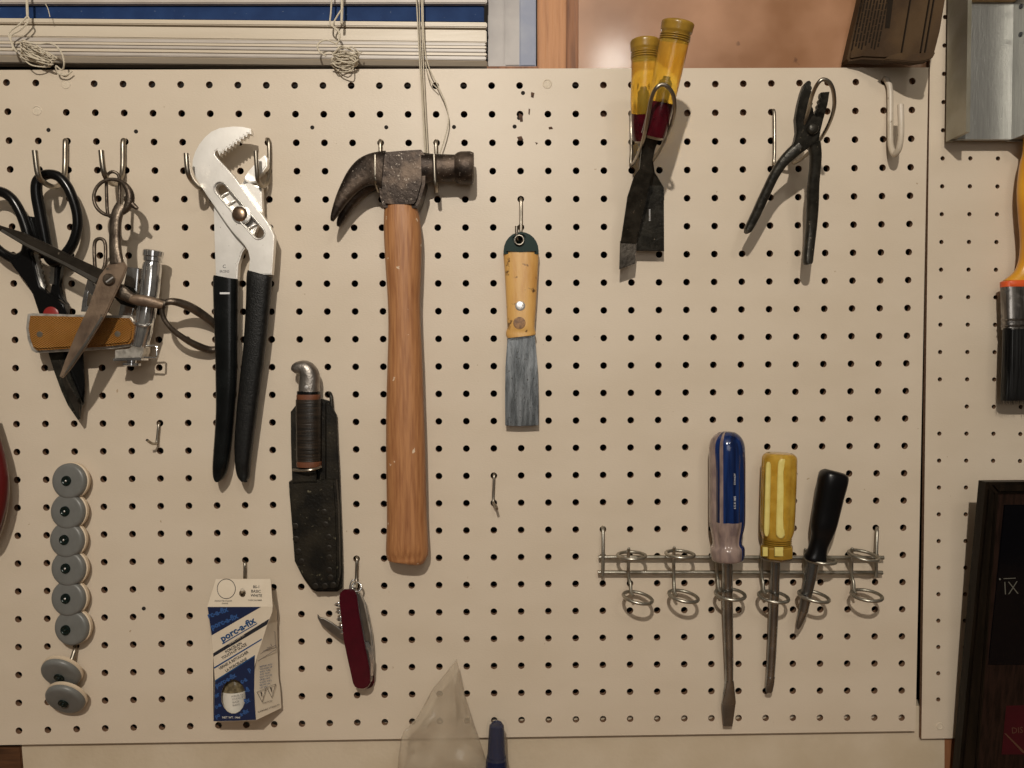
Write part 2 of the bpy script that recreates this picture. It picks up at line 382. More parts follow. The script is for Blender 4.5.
def clamp_main(c, r, p):
    p = p.copy()
    if r == -.5: p = main_at(c, 0); x = 512 + 0; p.z = W(0, 70, 0).z + (W(929, 67.5, 0).z - W(0, 70, 0).z) * ((p.x - W(0, 70, 0).x) / (W(929, 67, 0).x - W(0, 70, 0).x))
    if r == 23.5:
        a, b = W(0, 745, 0), W(915.5, 731, 0); p.z = a.z + (b.z - a.z) * (p.x - a.x) / (b.x - a.x)
    if c == 32.5:
        a, b = W(928.5, 67, 0), W(915.5, 731, 0); p.x = a.x + (b.x - a.x) * (p.z - a.z) / (b.z - a.z)
    return p
bmn = pegboard(main_at, range(-2, 33), range(24), .0031, {(2, 0), (1, 1), (19, 0), (11, 23)} - {(11, 23)}, clamp_main, 0, .005)
PB = obj('pegboard', bmn, ['board', 'board_edge'], None, 0)
tag(PB, 'large cream painted pegboard on which most of the tools hang', 'pegboard')
def clamp_side(c, r, p):
    p = p.copy()
    if c == -.5:
        a, b = W(930.5, 67, 0), W(922, 739, 0); p.x = a.x + (b.x - a.x) * (p.z - a.z) / (b.z - a.z)
    if r == 26.5: p.z = W(940, 739, 0).z
    return p
bms = pegboard(side_at, range(0, 8), range(-3, 27), .0021, {(0, 26), (0, 14)}, clamp_side, .001, .004, 8)
PS = obj('pegboard', bms, ['board', 'board_edge'], None, 0)
tag(PS, 'second cream pegboard with finer holes at the far right', 'pegboard')
# filled holes, nail holes
for px, py in ((66, 84), (37, 110.5), (547.3, 84)):
    obj('hole_plug', lathe(W(px, py, 0), FRONT, [(-.6, 4.4), (.35, 4.3), (.5, 3.6), (.1, 3.2), (.25, 1.5)], 18), 'plug', PB)
obj('screw_head', lathe(W(939.7, 726, -1), FRONT, [(-.6, 3.6), (.5, 3.5), (.7, 2.6), (.3, 2.2), (.3, .5)], 18), 'plug', PS)
for px, py in ((48.5, 130), (136, 131.5), (312.3, 127.5), (386.3, 127.3), (454, 127), (514.6, 126.6), (143.8, 608.5), (523, 93), (519, 118)):
    obj('nail_hole', lathe(W(px, py, 0), FRONT, [(.05, 1.9), (.16, 1.6), (.1, .4)], 12), 'void', PB)

for q in ([(531, 92), (534.5, 93), (533.5, 98), (531, 97)], [(528.6, 108.5), (530.2, 109), (529.6, 115), (528.4, 114)], [(519, 113), (522.5, 115), (523, 121.5), (520.4, 122), (518.6, 117)], [(548.5, 127), (552, 126.6), (553, 129), (549, 129.4)], [(517, 137), (521.5, 136), (523.5, 140), (518.5, 140.6)], [(535, 142), (538, 143), (536.5, 144.6)]):
    obj('dirt_mark', plate(q, .25, .25, 0), 'block', PB, 0)

# ------------------------------------------------------------------ wall, window, room
def slab(name, quad, h, t, m, bev=.5, kind=True):
    o = obj(name, plate(quad, h, t, bev), m, None, 35)
    return struct(o) if kind else o
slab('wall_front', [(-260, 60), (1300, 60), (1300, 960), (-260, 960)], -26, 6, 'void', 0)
slab('trim_1', [(20.5, 736), (925, 706), (1300, 700), (1300, 900), (34, 900)], -6.2, 14, 'lower', .5)
slab('wall_panel', [(578.5, -120), (1300, -120), (1300, 118), (578.5, 118)], -8, 6, 'copper', 0)
slab('trim_2', [(537.5, -120), (567, -120), (566, 71), (537.5, 71)], -5.6, 20, 'stud', .8)
slab('trim_3', [(566.5, -120), (579.5, -120), (578.5, 71), (566.5, 71)], -9, 16, 'stud2', .8)
slab('trim_4', [(488, -120), (505.5, -120), (505.5, 67), (488, 67)], -20, 10, 'jamb', .5)
slab('trim_5', [(504.5, -120), (522, -120), (522, 66), (504.5, 66)], -11, 18, 'jamb', 1.0)
slab('trim_6', [(519.5, -120), (536, -120), (536, 66), (519.5, 66)], -8, 16, 'jamb_blue', .8)
slab('trim_7', [(487, 66), (538.5, 66), (538.5, 72), (487, 72)], -5.6, 24, 'stud2', .6)
slab('trim_8', [(945, 735), (955, 735), (955, 900), (945, 900)], -5.4, 6, 'stud2', .3)
slab('window_1', [(-260, -120), (500, -120), (500, 75), (-260, 75)], -60, 6, 'void', 0)
# the room behind the photographer
rx0, rx1, ry0, ry1, rz0, rz1 = -1.9, 1.9, -2.7, .05, -1.25, 1.15
struct(obj('floor', boxw(rx0, rx1, ry0, ry1, rz0 - .05, rz0), 'roomfloor', None, 0))
struct(obj('ceiling', boxw(rx0, rx1, ry0, ry1, rz1, rz1 + .05), 'room', None, 0))
struct(obj('wall_left', boxw(rx0 - .05, rx0, ry0, ry1, rz0, rz1), 'room', None, 0))
struct(obj('wall_right', boxw(rx1, rx1 + .05, ry0, ry1, rz0, rz1), 'room', None, 0))
struct(obj('wall_back', boxw(rx0, rx1, ry0 - .05, ry0, rz0, rz1), 'room', None, 0))
bz = W(450, 880, 20).z
struct(obj('trim_9', boxw(rx0 + .3, rx1 - .3, -.55, -.001, bz - .04, bz, bev=.004), 'bench', None, 0))

# dark wooden block at lower left
tag(obj('wood_block', plate([(-40, 746.5), (20.5, 746.5), (24.5, 800), (24.5, 880), (-40, 880)], -6, 16, 1.0), 'block', None, 35),
    'dark brown wooden block below the pegboard at its bottom left corner', 'wood block')

# ------------------------------------------------------------------ window blind
BL = thing('window_blind', 'cream slatted window blind drawn up above the pegboard', 'blind', W(240, 60, 0))
def slat(yl, yr, bl_, br, h, t, m, xr=487, name='slat', bev=.8):
    q = [(-60, yl - .5), (xr - 1.5, yr), (xr, yr + 1.2), (xr, br - 1.2), (xr - 1.5, br), (-60, bl_ - .5)]
    obj(name, plate(q, h, t, bev), m, BL, 35)
slat(-12, -12, 3.6, 3.0, -4, 5, 'slat2')
slat(1, 1, 19, 22.5, -9.3, 3, 'slat_blue', 484)
slat(17.8, 22, 22.8, 27.4, -4, 6, 'slat')
slat(24.8, 29.8, 36.2, 42.6, -4.8, 10, 'slat', 486.5)
slat(36.9, 43.2, 40.6, 45.6, -4, 8, 'slat2', 486)
slat(41.1, 46.1, 43.4, 48.4, -3.4, 8, 'slat', 486.6)
slat(44.0, 49.0, 46.6, 52.2, -4, 8, 'slat2', 486)
slat(47.6, 53.0, 50.2, 55.6, -3.2, 8, 'slat', 487)
slat(50.6, 56.0, 54.2, 60.0, -3.8, 8, 'slat2', 486)
slat(54.8, 60.4, 63.0, 67.4, lambda x, y: -2.0 - max(0, y - 55 - x * .011) * .75, 9, 'slat', 487.5, 'bottom_rail', 1.5)
def cordp(pts, r=.75, sub=6, parent=BL): return obj('cord', tube(pts, r, sub=sub, n=6), 'cord', parent)
# ladder cords
cordp([(26.5, -20, 9), (27, 0, 9), (27.5, 16, 9)], 1.1)
cordp([(27.5, 16, 9), (20, 24, 9), (9, 33, 9), (12, 44, 10), (13, 50, 10)])
cordp([(27.5, 16, 9), (29, 21, 9), (20, 30, 9), (11, 36, 9), (13, 46, 10), (17, 52, 12)])
cordp([(45.5, 4, 7), (48, 9, 7), (50, 17, 7)], .35)
cordp([(342, -12, 9), (342, 8, 9), (341.5, 24, 9)], 1.2)
cordp([(332, -12, 10), (331, 10, 10), (330.5, 24, 10), (338, 30, 10), (340, 38, 10), (336, 45, 11)])
cordp([(342, 9, 10), (336, 18, 10), (333, 26, 10), (339, 33, 10), (337, 43, 11), (326, 40, 10), (318, 44, 11), (319, 51, 12), (326, 56, 13)])
# tangled bundles: long winding cords
def tangle(cx, cy, ax, ay, ang, n, seed):
    rnd = random.Random(seed); pts = []
    ca, sa = math.cos(ang), math.sin(ang)
    for k in range(n * 8):
        a = 2 * math.pi * k / 8 + rnd.uniform(-.3, .3); dr = (k / (n * 8) - .5) * ay * 1.2
        x = math.cos(a) * ax * rnd.uniform(.65, 1.0); y = math.sin(a) * ay * rnd.uniform(.25, .45) + dr
        pts.append((cx + x * ca - y * sa, cy + x * sa + y * ca, 8 + 4 * math.sin(a * 1.0 + k) + rnd.uniform(-2, 2)))
    return pts
cordp(tangle(36, 56, 21, 11, .35, 7, 2), .6, 3)
cordp(tangle(33, 52, 16, 9, .55, 5, 3), .6, 3)
cordp([(18, 43, 14), (24, 42, 15), (38, 44, 15), (48, 43, 15), (56, 46, 15), (62, 54, 14), (64, 64, 12), (62, 70, 8), (56, 66, 10), (58, 73, 7), (66, 75, 6), (72, 71, 6)])
cordp(tangle(345, 59, 14, 15, .1, 8, 5), .6, 3)
cordp(tangle(346, 57, 15, 12, .2, 4, 8), .55, 3)
# long pull cords down behind the hammer
cordp([(415.5, -14, 5), (417, 10, 5), (419.5, 60, 7), (422.5, 110, 8), (425, 158, 9)], .55)
cordp([(421, -14, 5), (422, 20, 5), (423.6, 70, 7), (426, 120, 8), (428, 158, 9)], .55)
cordp([(419, -14, 4), (419.5, 20, 4), (421.6, 70, 6), (424, 120, 8), (426.4, 158, 9)], .4)
cordp([(422.5, -14, 6), (424, 40, 6), (428.5, 66, 8), (437, 84, 8), (445, 102, 8), (448.5, 118, 8), (446.5, 132, 8), (441, 150, 8), (438, 158, 8)], .55)
cordp([(425, 62, 8), (430, 80, 8), (438, 89, 8)], .45)

# ------------------------------------------------------------------ peg hooks
def hook(pts, r, label, m='wire', group=None, cat='peg hook'):
    o = obj('peg_hook', tube(pts, r, sub=6, n=10), m, None, 60)
    return tag(o, label, cat, group)
hook([(66.3, 141.5, -6), (66, 141, 0), (65.3, 143, 4), (65, 165, 4.5), (63.5, 179, 9), (55.5, 187, 22), (44, 182.5, 38), (38, 174, 45), (34.8, 150.5, 47)], 2.3, 'steel J hook holding the black-handled shears at far left')
hook([(125, 141, -6), (124.5, 140.5, 0), (123, 143, 4), (122.8, 165, 4.5), (121, 177, 9), (114, 184, 20), (107, 179, 35), (103.3, 169, 41), (101.2, 150.5, 42)], 2.3, 'steel J hook holding the rusty scissors')
hook([(208.5, 141.5, -6), (208, 141, 0), (207.5, 143, 4), (207.3, 165, 4), (206, 180, 8), (201, 188, 22), (193, 182, 36), (188, 172, 44), (186.3, 153.5, 45)], 2.2, 'steel J hook under the left side of the large plier jaw')
hook([(267, 141, -6), (267.3, 139.5, 0), (269, 143, 4), (269.3, 168, 4), (268, 181, 9), (263, 186.5, 18), (258.2, 181, 28), (256.8, 168, 32), (255.9, 151, 33)], 1.9, 'steel J hook beside the right jaw of the large pliers')
hook([(380, 142.5, -6), (380, 141.5, 0), (380.3, 144, 4), (380.3, 175, 4), (380, 186, 10), (379, 191, 20), (376.5, 184, 31), (375.3, 176, 34.5), (375.2, 155, 35)], 1.7, 'steel hook under the claw side of the hammer head')
hook([(435.6, 142.5, -6), (435.6, 141.5, 0), (436, 144, 4), (436.2, 170, 3), (436.4, 182, 6), (437, 191, 18), (436, 188, 30), (435, 180, 34), (434, 154, 35)], 1.7, 'steel hook under the striking end of the hammer head')
hook([(520.3, 200, -6), (520.5, 199.5, 0), (521, 202, 3), (521, 228, 4), (520.6, 238, 8), (519, 242, 14), (517, 237, 19), (516.5, 226, 20)], 1.5, 'thin steel hook carrying the yellow handled putty knife')
hook([(159.6, 423, -6), (159.4, 423, 0), (158.6, 426, 3), (157, 441, 4), (156.2, 443.5, 6), (152, 443.5, 13), (147, 440, 21)], 1.25, 'small empty steel hook below the rusty scissors')
hook([(494, 475, -6), (494, 474.5, 0), (494, 478, 3), (493.2, 499, 4), (494, 504, 7), (496, 506, 12), (497, 509, 16)], 1.25, 'small empty steel hook below the putty knife')
hook([(329.3, 393.5, -6), (329.5, 393, 0), (331, 396, 4), (332, 410, 5), (331, 420, 5)], 1.6, 'dark hook behind the black leather sheath', 'blackmetal')
hook([(356.8, 558, -6), (356.8, 557.5, 0), (357, 561, 3), (356.5, 578, 4), (356.3, 584, 7), (355.5, 588, 13), (354.5, 586, 18)], 1.5, 'small steel hook carrying the red pocket knife')
hook([(244.8, 563, -6), (244.8, 562.5, 0), (245, 566, 3), (244.6, 586, 3.5), (244, 591, 8), (243, 594, 16), (242.5, 592, 24), (242.3, 589.5, 29)], 1.5, 'small steel hook carrying the blue and white glaze carton')
hook([(76.3, 646.5, -6), (76, 646.5, 0), (75, 650, 4), (72, 659, 8), (69, 668, 12)], 1.9, 'short steel peg above the two tilted grey glides')
hook([(884.4, 79.5, -6), (884.8, 79, 0), (887.5, 81.5, 4), (890, 91, 6), (890.3, 128, 7), (890.8, 145, 10), (894.5, 154, 17), (899, 148, 24), (901, 132, 28), (900.5, 104.5, 29)], 2.6, 'thick white painted empty hook near the top right corner of the pegboard', 'whitewire')

def loop_holder(dx, dy, label, base=0, kx=0):
    pts = [(773, 111, -6), (773, 110.5, 0), (774.3, 115, 3), (774.5, 150, 4), (774, 163, 4), (777, 163, 8), (788, 153, 26), (799, 137, 46), (806.5, 117, 68), (812, 96, 88), (817.5, 84, 96), (823, 79.5, 98), (829.5, 82.5, 97), (833.5, 92, 93), (834, 108, 82), (828, 126, 60), (816, 145, 38), (801.5, 159, 16), (794, 163, 6)]
    o = obj('tool_holder', tube([(x + dx + kx * i, y + dy, h) for i, (x, y, h) in enumerate(pts)], 1.55, sub=5, n=10), 'wire', None, 60)
    return tag(o, label, 'tool holder', None)
loop_holder(0, 0, 'long steel wire loop around the black slip-joint pliers')
o = obj('tool_holder', tube([(631, 113, -6), (631, 112.5, 0), (631, 116, 3), (631.3, 150, 4), (630.8, 163, 4), (633, 163.5, 8), (636.5, 158, 34), (641, 147, 66), (645.5, 131, 84), (648.5, 114, 96), (651.5, 98, 104), (656, 88.5, 109), (662, 84.5, 110), (668.5, 87.5, 109), (673.5, 96, 105), (674.8, 110, 96), (670.5, 127, 78), (661, 148, 44), (650, 164, 16), (644, 170, 5)], 1.55, sub=5, n=10), 'wire', None, 60)
tag(o, 'long steel wire loop around the two amber handled scrapers', 'tool holder')

# ------------------------------------------------------------------ hammer
HM = thing('claw_hammer', 'claw hammer with dark steel head and worn brown wooden handle', 'hammer', W(402, 200, 20))
bm = plate([(378.8, 151.8), (400, 149.8), (420.8, 148.6), (424.5, 154), (425, 182), (420, 200), (416, 207.2), (399, 207.8), (382.5, 206.6), (379.5, 196), (377.6, 178)], lambda x, y: 34 - .03 * abs(y - 175), 26, 3.0, smooth=0)
obj('hammer_cheek', bm, 'hammer', HM, 50)
bm = loft([(417, 168.5, 21, 15.5, 12), (425, 168.3, 21, 15, 12), (431, 168, 21, 13.5, 11.5), (437, 168, 21, 13.2, 11.5), (455, 168, 21, 12.6, 11.3), (457.5, 168, 21, 14.5, 13), (461, 168, 21, 15.6, 14), (470, 168, 21, 15.8, 14.2), (473.2, 168.2, 21, 14.6, 13.2), (473.8, 168.2, 21, 12, 11)], n=28, e=2.3)
obj('striking_face', bm, 'hammer', HM, 35)
for h, dx, dy in ((29, 0, 0), (11, 6.2, 5.4)):
    C_ = [(384, 170, 19, 13), (375, 169.5, 16.5, 12), (366, 172, 14.5, 10.5), (357, 178.5, 11.5, 10), (349, 188, 8.5, 9.5), (342, 199, 6.2, 8.5), (336.5, 210, 4.2, 7), (333.2, 217.5, 2.6, 5.5), (332, 221, 1.2, 4)]
    obj('claw', loft([(x + dx, y + dy, h + (0 if i < 8 else 0), hw, hd * .62) for i, (x, y, hw, hd) in enumerate(C_)], n=16, e=2.8, sub=3), 'hammer', HM, 45)
HS = [(204, 384.8, 416), (210, 384.5, 417.5), (222, 384, 420), (240, 384.4, 421.5), (270, 386, 421), (300, 388, 420), (330, 388.6, 420.8), (360, 387.8, 422.2), (400, 386.6, 423.6), (440, 386.2, 425), (480, 386.5, 426), (520, 387, 427), (545, 386, 428.5), (555, 386.5, 428.3), (560, 389.5, 426), (562.5, 394, 421)]
obj('handle', loft([((a + b) / 2, y, 21 - (y - 204) * .012, (b - a) / 2, (8.5 + (b - a) * .11) * (1 if y < 552 else (.85 if y < 561 else .6))) for y, a, b in HS], n=28, e=2.25, sub=3), 'hickory', HM, 50)

# ------------------------------------------------------------------ tongue and groove pliers
PL = thing('groove_joint_pliers', 'large chrome groove-joint pliers with long black vinyl grips', 'pliers', W(240, 215, 20))
teeth = []
a, b = np.array((219.5, 155.8)), np.array((250, 134.4))
for i in range(9):
    p = a + (b - a) * i / 9; q = a + (b - a) * (i + .62) / 9
    teeth += [(p[0], p[1]), (q[0] - 1.5, q[1] - 2.2)]
jawA = [(250.6, 128.6), (242, 126.6), (233, 126.2), (219.5, 127.8), (211, 131.5), (204.7, 137), (199, 144), (194.8, 152), (192.3, 160), (192, 168), (194.5, 176), (199.7, 184.5), (207, 195.5), (214.6, 206.5), (223, 219), (231.9, 231.3), (238.5, 238.5), (244.3, 245), (248, 251), (249.7, 258.5), (248.3, 274.5), (271.5, 274.5), (273, 255), (274.2, 236), (270.2, 226.3), (262.5, 215.5), (254, 204), (244, 190.2), (234.4, 176.8), (226, 167.5), (218.3, 159.3), (214.6, 154.5), (215, 151.2), (217, 149.6)] + teeth + [(251, 134)]
def capsule(x0, y0, x1, y1, r, n=8):
    a0 = math.atan2(y1 - y0, x1 - x0); o = []
    for k in range(n + 1):
        a = a0 + math.pi / 2 + math.pi * k / n; o.append((x0 + r * math.cos(a), y0 + r * math.sin(a)))
    for k in range(n + 1):
        a = a0 - math.pi / 2 + math.pi * k / n; o.append((x1 + r * math.cos(a), y1 + r * math.sin(a)))
    return o
obj('movable_jaw', plate(jawA, 27, 7.5, .7, holes=[capsule(220.5, 188.5, 258.5, 233, 5.2)]), 'chromeplate', PL, 50)
obj('slot_rim', tube([(x, y, 26.8) for x, y in capsule(220.5, 188.5, 258.5, 233, 6.4)], .7, True, sub=0, n=8), 'chromeworn', PL, 60)
jawB = [(213.4, 207), (214.2, 240), (215.6, 280), (237, 280), (238, 264), (242, 252), (252, 238), (262, 215), (261.2, 187), (253, 184.5), (244, 180.5), (244.2, 176), (248, 171), (257, 161), (264.6, 154.5), (267, 158), (266.8, 166), (262, 172.5), (256.5, 177), (258, 182), (240, 184), (222, 196)]
obj('fixed_jaw', plate(jawB, 18.6, 7.5, 1.1), 'chromeplate', PL, 50)
for i in range(5):
    t = i / 4; x, y = 224 + t * 27, 195.5 + t * 32
    if abs(i - 2) > .5:
        obj('groove_ridge', tube([(x - 4.5, y + 3, 19.5), (x, y - .8, 20.8), (x + 5, y - 3.2, 19.5)], 1.1, sub=3), 'chromeplate', PL, 60)
knob(241.8, 215.2, 22, 7.6, 7, 'pivot_bolt', 'bolt', PL, .45)
obj('pivot_washer', lathe(W(241.8, 215.2, 25.5), FRONT, [(0, 8.4), (1.6, 8.2), (1.9, 7.4)], 24), 'chromeworn', PL)
text('C', 222.5, 268, 18.6, 3.4, 0, 'ink', PL, 'stamped_mark'); text('IRONS', 219.6, 272.6, 18.6, 2.6, 0, 'ink', PL, 'stamped_mark', .9)
GL = [(277.5, 214.4, 237.3), (282, 213.8, 237.6), (310, 214.4, 237.4), (356, 216, 237.2), (385, 216.5, 236.4), (413, 216.7, 234.2), (442, 215, 231.6), (462, 213.6, 229), (472, 213.2, 226.5), (477.5, 214, 223.5), (480.5, 216, 220.5)]
GR = [(273.5, 248, 272), (278, 247.2, 271.6), (300, 246.8, 269.8), (330, 245.2, 267), (356, 243.2, 264), (385, 240, 260), (413, 237.2, 256.5), (442, 235.2, 252.8), (462, 235.8, 250.6), (472, 237, 249.8), (477.5, 239.5, 249.4), (480.5, 242.5, 248)]
for G, h, mt, lb in ((GL, 20, 'blackgrip', 0), (GR, 22, 'blackgrip2', 1)):
    g = obj('grip', loft([((a + b) / 2, y, h - (y - 275) * .02, (b - a) / 2, 7.2 if 277 < y < 470 else 6) for y, a, b in G], n=24, e=2.6, sub=3), mt, PL, 50)
    if lb == 0: obj('brand_patch', plate([(219.8, 292.3), (229.6, 292.3), (229.6, 294.2), (219.8, 294.2)], 27.2, .5, .1), 'white_print', g)
    x, y = ((217.2, 480.5), (245.6, 480.5))[lb]
    obj('tip', tube([(x, y - 3, h - 4), (x, y + 1.5, h - 4)], 1.6, sub=0), 'ink', g)

# ------------------------------------------------------------------ putty knife
PK = thing('putty_knife', 'putty knife with worn yellow wooden handle and dark green hanging end', 'putty knife', W(521, 240, 12))
obj('blade', plate([(508, 334), (507, 345), (505.4, 367), (505, 400), (505.3, 425.6), (520, 426.2), (538.6, 425.4), (538.6, 400), (537.6, 367), (535.6, 345), (534.8, 334)], lambda x, y: 14 - (y - 334) * .03, 1.1, .3), 'putty_blade', PK, 50)
PS_ = [(250, 503.6, 538.6), (256, 503.5, 538.7), (270, 504.6, 538), (290, 505.6, 537), (310, 506.6, 535.8), (322, 507, 535), (328, 507.4, 534.6), (331.5, 506.2, 535.6), (335, 506, 535.8), (336.8, 507.5, 534.6)]
obj('handle', loft([((a + b) / 2, y, 12, (b - a) / 2, 7.2 if y < 329 else 6.4) for y, a, b in PS_], n=26, e=2.7, sub=2), 'putty_wood', PK, 50)
arc = [(521.2 + 17.6 * math.cos(math.radians(a)), 250.5 - 19 * math.sin(math.radians(a))) for a in range(0, 181, 15)]
hole = [(519.2 + 4.6 * math.cos(math.radians(a)), 240 + 4.8 * math.sin(math.radians(a))) for a in range(0, 360, 30)]
obj('hanging_end', plate(arc + [(503.5, 253.5), (521, 254.5), (538.8, 253.5)], 20, 15, 3, holes=[hole]), 'putty_green', PK, 50)
obj('eyelet', tube([(x, y, 20) for x, y in hole], .8, True, sub=1), 'greyguard', PK, 60)
knob(520.2, 306, 18.6, 4.4, 1.2, 'rivet', 'rivetbright', PK, .7)
obj('burn_mark', lathe(W(519.5, 323, 18.9), FRONT, [(0, 5.6), (.4, 5.4), (.5, 4)], 18), 'burn', PK)

# ------------------------------------------------------------------ amber scrapers
def scraper(label, axis, redfrom, redto, blade_fn, hw, cap):
    """axis (px, py, h) from butt to neck"""
    T = thing('paint_scraper', label, 'scraper', W(*axis[-1]), 'amber handled scrapers')
    A = [np.array(p, float) for p in axis]; A = np.array([np.array(q) for q in cr([tuple(p) for p in A], 8, False)])
    ys = A[:, 1]
    def seg(y0, y1, f, name, m, sub=0, n=24):
        rows = [(np.interp(y, ys, A[:, 0]), y, np.interp(y, ys, A[:, 2])) for y in np.linspace(y0, y1, 12)]
        return obj(name, loft([(x, y, h, f(i / 11)[0], f(i / 11)[1]) for i, (x, y, h) in enumerate(rows)], n=n, e=2.1), m, T, 50)
    y0 = axis[0][1]; capend = y0 + cap
    def fc(t):
        k = [.72, .93, 1, 1.0, 1.0, .99, .985, .98, .975, .97, .9, .9][int(round(t * 11))]; return hw * k, hw * k * .86
    seg(y0, capend, fc, 'ribbed_cap', 'ambercap')
    for k in range(3):
        y = capend + 1.2 + k * 2.2; x = np.interp(y, ys, A[:, 0]); h = np.interp(y, ys, A[:, 2])
        seg(y - .9, y + .9, lambda t: (hw * (.90 + .05 * math.sin(math.pi * t)), hw * .86 * (.90 + .05 * math.sin(math.pi * t))), 'cap_ring', 'ambercap', n=20)
    bd = seg(capend, redfrom, lambda t: (hw * (.90 + .02 * math.sin(t * 3) - .10 * t), hw * .86 * (.88 - .12 * t)), 'handle', 'amberclear')
    y = redfrom - 26
    seg(y, redfrom + 2, lambda t: (hw * .30 * (1 if t > .1 else .6), hw * .2), 'embedded_tang', 'tang', n=12)
    seg(redfrom, redto, lambda t: (hw * (.80 - .04 * t), hw * .86 * (.77 - .04 * t)), 'ruby_section', 'redclear')
    seg(redto - .5, redto + 2.5, lambda t: (hw * (.70 - .10 * t), hw * .86 * (.68 - .1 * t)), 'collar', 'greyguard')
    blade_fn(T)
    return T
def blade2(T):
    hh = lambda x, y: max(12, 62 - (y - 112) * .42)
    obj('shank', plate([(638, 128), (650, 128), (653, 160), (655, 172), (664, 187), (664.5, 200), (636, 200), (640, 172), (640, 160)], hh, 3, .8), 'blackmetal', T, 40)
    bl = obj('blade', plate([(636, 186), (655, 176), (664, 187), (664.3, 251), (636.5, 250.5)], lambda x, y: max(11, 31 - (y - 186) * .22), 2.2, .6), 'blackmetal', T, 40)
    text('|', 647, 218, lambda x, y: max(11, 31 - (y - 186) * .22), 9, 0, 'rivetbright', bl, 'label_mark', 1.6)
scraper('amber and ruby scraper behind, its butt lower and upright', [(645, 39.5, 72), (644.5, 70, 70), (643, 100, 65), (643, 130, 56), (645, 150, 48)], 113, 138, blade2, 14.6, 13)
def blade1(T):
    hh = lambda x, y: 74 - (y - 136) * .46
    obj('shank', plate([(643.5, 136), (659.5, 137.5), (655, 150), (652.5, 163), (653.5, 172), (648, 182), (633.5, 180), (640, 168), (641.5, 152)], hh, 4, 1.2), 'blackmetal', T, 40)
    bl = obj('blade_stock', plate([(634.2, 176), (640, 168), (652, 170), (648.5, 190), (636.4, 244), (620.8, 243), (625, 215), (627.8, 196)], lambda x, y: max(22, hh(x, y)), 3, .7), 'blackmetal', T, 40)
    obj('blade_tip', plate([(620.2, 241), (637, 243), (635.2, 263.5), (619.4, 269.3)], lambda x, y: 24 - (y - 241) * .1, 1.4, .4), 'darkblade', bl, 40)
scraper('amber and ruby scraper in front, its butt higher and tilted right', [(678.5, 20.5, 98), (670, 62, 90), (661, 104, 82), (655, 128, 76), (650, 145, 70)], 103, 135, blade1, 16.2, 14)

# ------------------------------------------------------------------ slip joint pliers
SP = thing('slip_joint_pliers', 'small black slip-joint pliers hanging open in a wire loop', 'pliers', W(812, 130, 60))
hP = lambda x, y: max(30, 66 - max(0, y - 90) * .26)
hp = lambda k: (lambda x, y: hP(x, y) + k)
j1 = [(804.5, 84), (807.5, 80.8), (810, 80.2), (811.6, 82)] + [(811.2 + (i % 2) * 1.3 + i * .12, 85 + i * 2.6) for i in range(10)] + [(814, 113), (819, 120), (820.5, 132), (816, 142), (806, 150), (795, 156), (789, 158), (790, 152), (795, 141), (797, 132), (796, 118), (798.5, 104), (801.5, 92)]
obj('left_jaw', plate(j1, hp(5), 6, 1.0), 'blackmetal', SP, 45)
j2 = [(830, 91.3), (828, 104), (824, 118), (821, 130), (818.5, 146), (812, 150), (805, 142), (806, 128), (812.5, 121), (815.2, 113)] + [(816.4 + (i % 2) * 1.2 + i * .75, 110 - i * 2.6) for i in range(7)] + [(821.5, 92.0)]
obj('right_jaw', plate(j2, hp(0), 6, 1.0), 'blackmetal', SP, 45)
knob(812, 128.8, 60, 5.0, 4, 'pivot_nut', 'blackmetal', SP, .6)
obj('handle', loft([(x, y, hP(x, y) + 2, w_, 4.2) for x, y, w_ in ((800, 146, 6.5), (792, 153, 6.2), (783, 162, 5.4), (775, 174, 4.8), (768.5, 187, 4.6), (762, 201, 4.7), (756, 214, 4.5), (750.5, 225, 4.3), (747.5, 230.5, 3.6), (746.3, 232, 2))], n=14, e=3, sub=3), 'blackmetal', SP, 50)
obj('handle', loft([(x, y, hP(x, y) - 1, w_, 4.2) for x, y, w_ in ((813.5, 142, 6.5), (815.5, 155, 5.6), (815, 168, 5.3), (813.2, 185, 5.6), (812.6, 205, 5.6), (811.4, 225, 5.2), (809.6, 243, 4.9), (808.3, 256, 4.7), (807.9, 262, 4.4), (808, 264.5, 3))], n=14, e=3, sub=3), 'blackmetal', SP, 50)

# ------------------------------------------------------------------ black handled shears
SH = thing('kitchen_shears', 'large black-handled kitchen shears with a red pivot at far left', 'scissors', W(50, 176, 24))
rl = [(42, 176.5, 24, 4.4), (50, 174.2, 24, 4.2), (59, 177, 24, 4.3), (67, 186, 23, 4.4), (73, 199, 22, 4.3), (77, 213, 21, 4.2), (77.5, 227, 20, 4.1), (73.5, 242, 19, 4.2), (66, 254, 18, 4.6), (57, 262, 17, 5), (50, 258, 17, 5), (46.5, 246, 18, 5), (43.5, 230, 20, 5), (40, 212, 21, 5), (36.8, 195, 23, 4.8), (37, 183, 24, 4.6)]
obj('finger_loop', tube(rl, 4, True, sub=4, n=12), 'blackplastic', SH, 60)
ll = [(-8, 191.5, 20, 4.4), (3, 192.5, 20, 4.4), (12, 199, 20, 4.4), (19, 210, 19, 4.4), (24.5, 223, 18, 4.4), (28.5, 238, 17, 4.8), (27, 253, 16, 5), (17, 259, 16, 4.8), (6, 255, 17, 4.2), (-5, 246, 18, 4), (-14, 232, 19, 4), (-18, 215, 20, 4), (-16, 199, 20, 4)]
obj('finger_loop', tube(ll, 4, True, sub=4, n=12), 'blackplastic', SH, 60)
hs = lambda k: (lambda x, y: 19 + k - (y - 250) * .01)
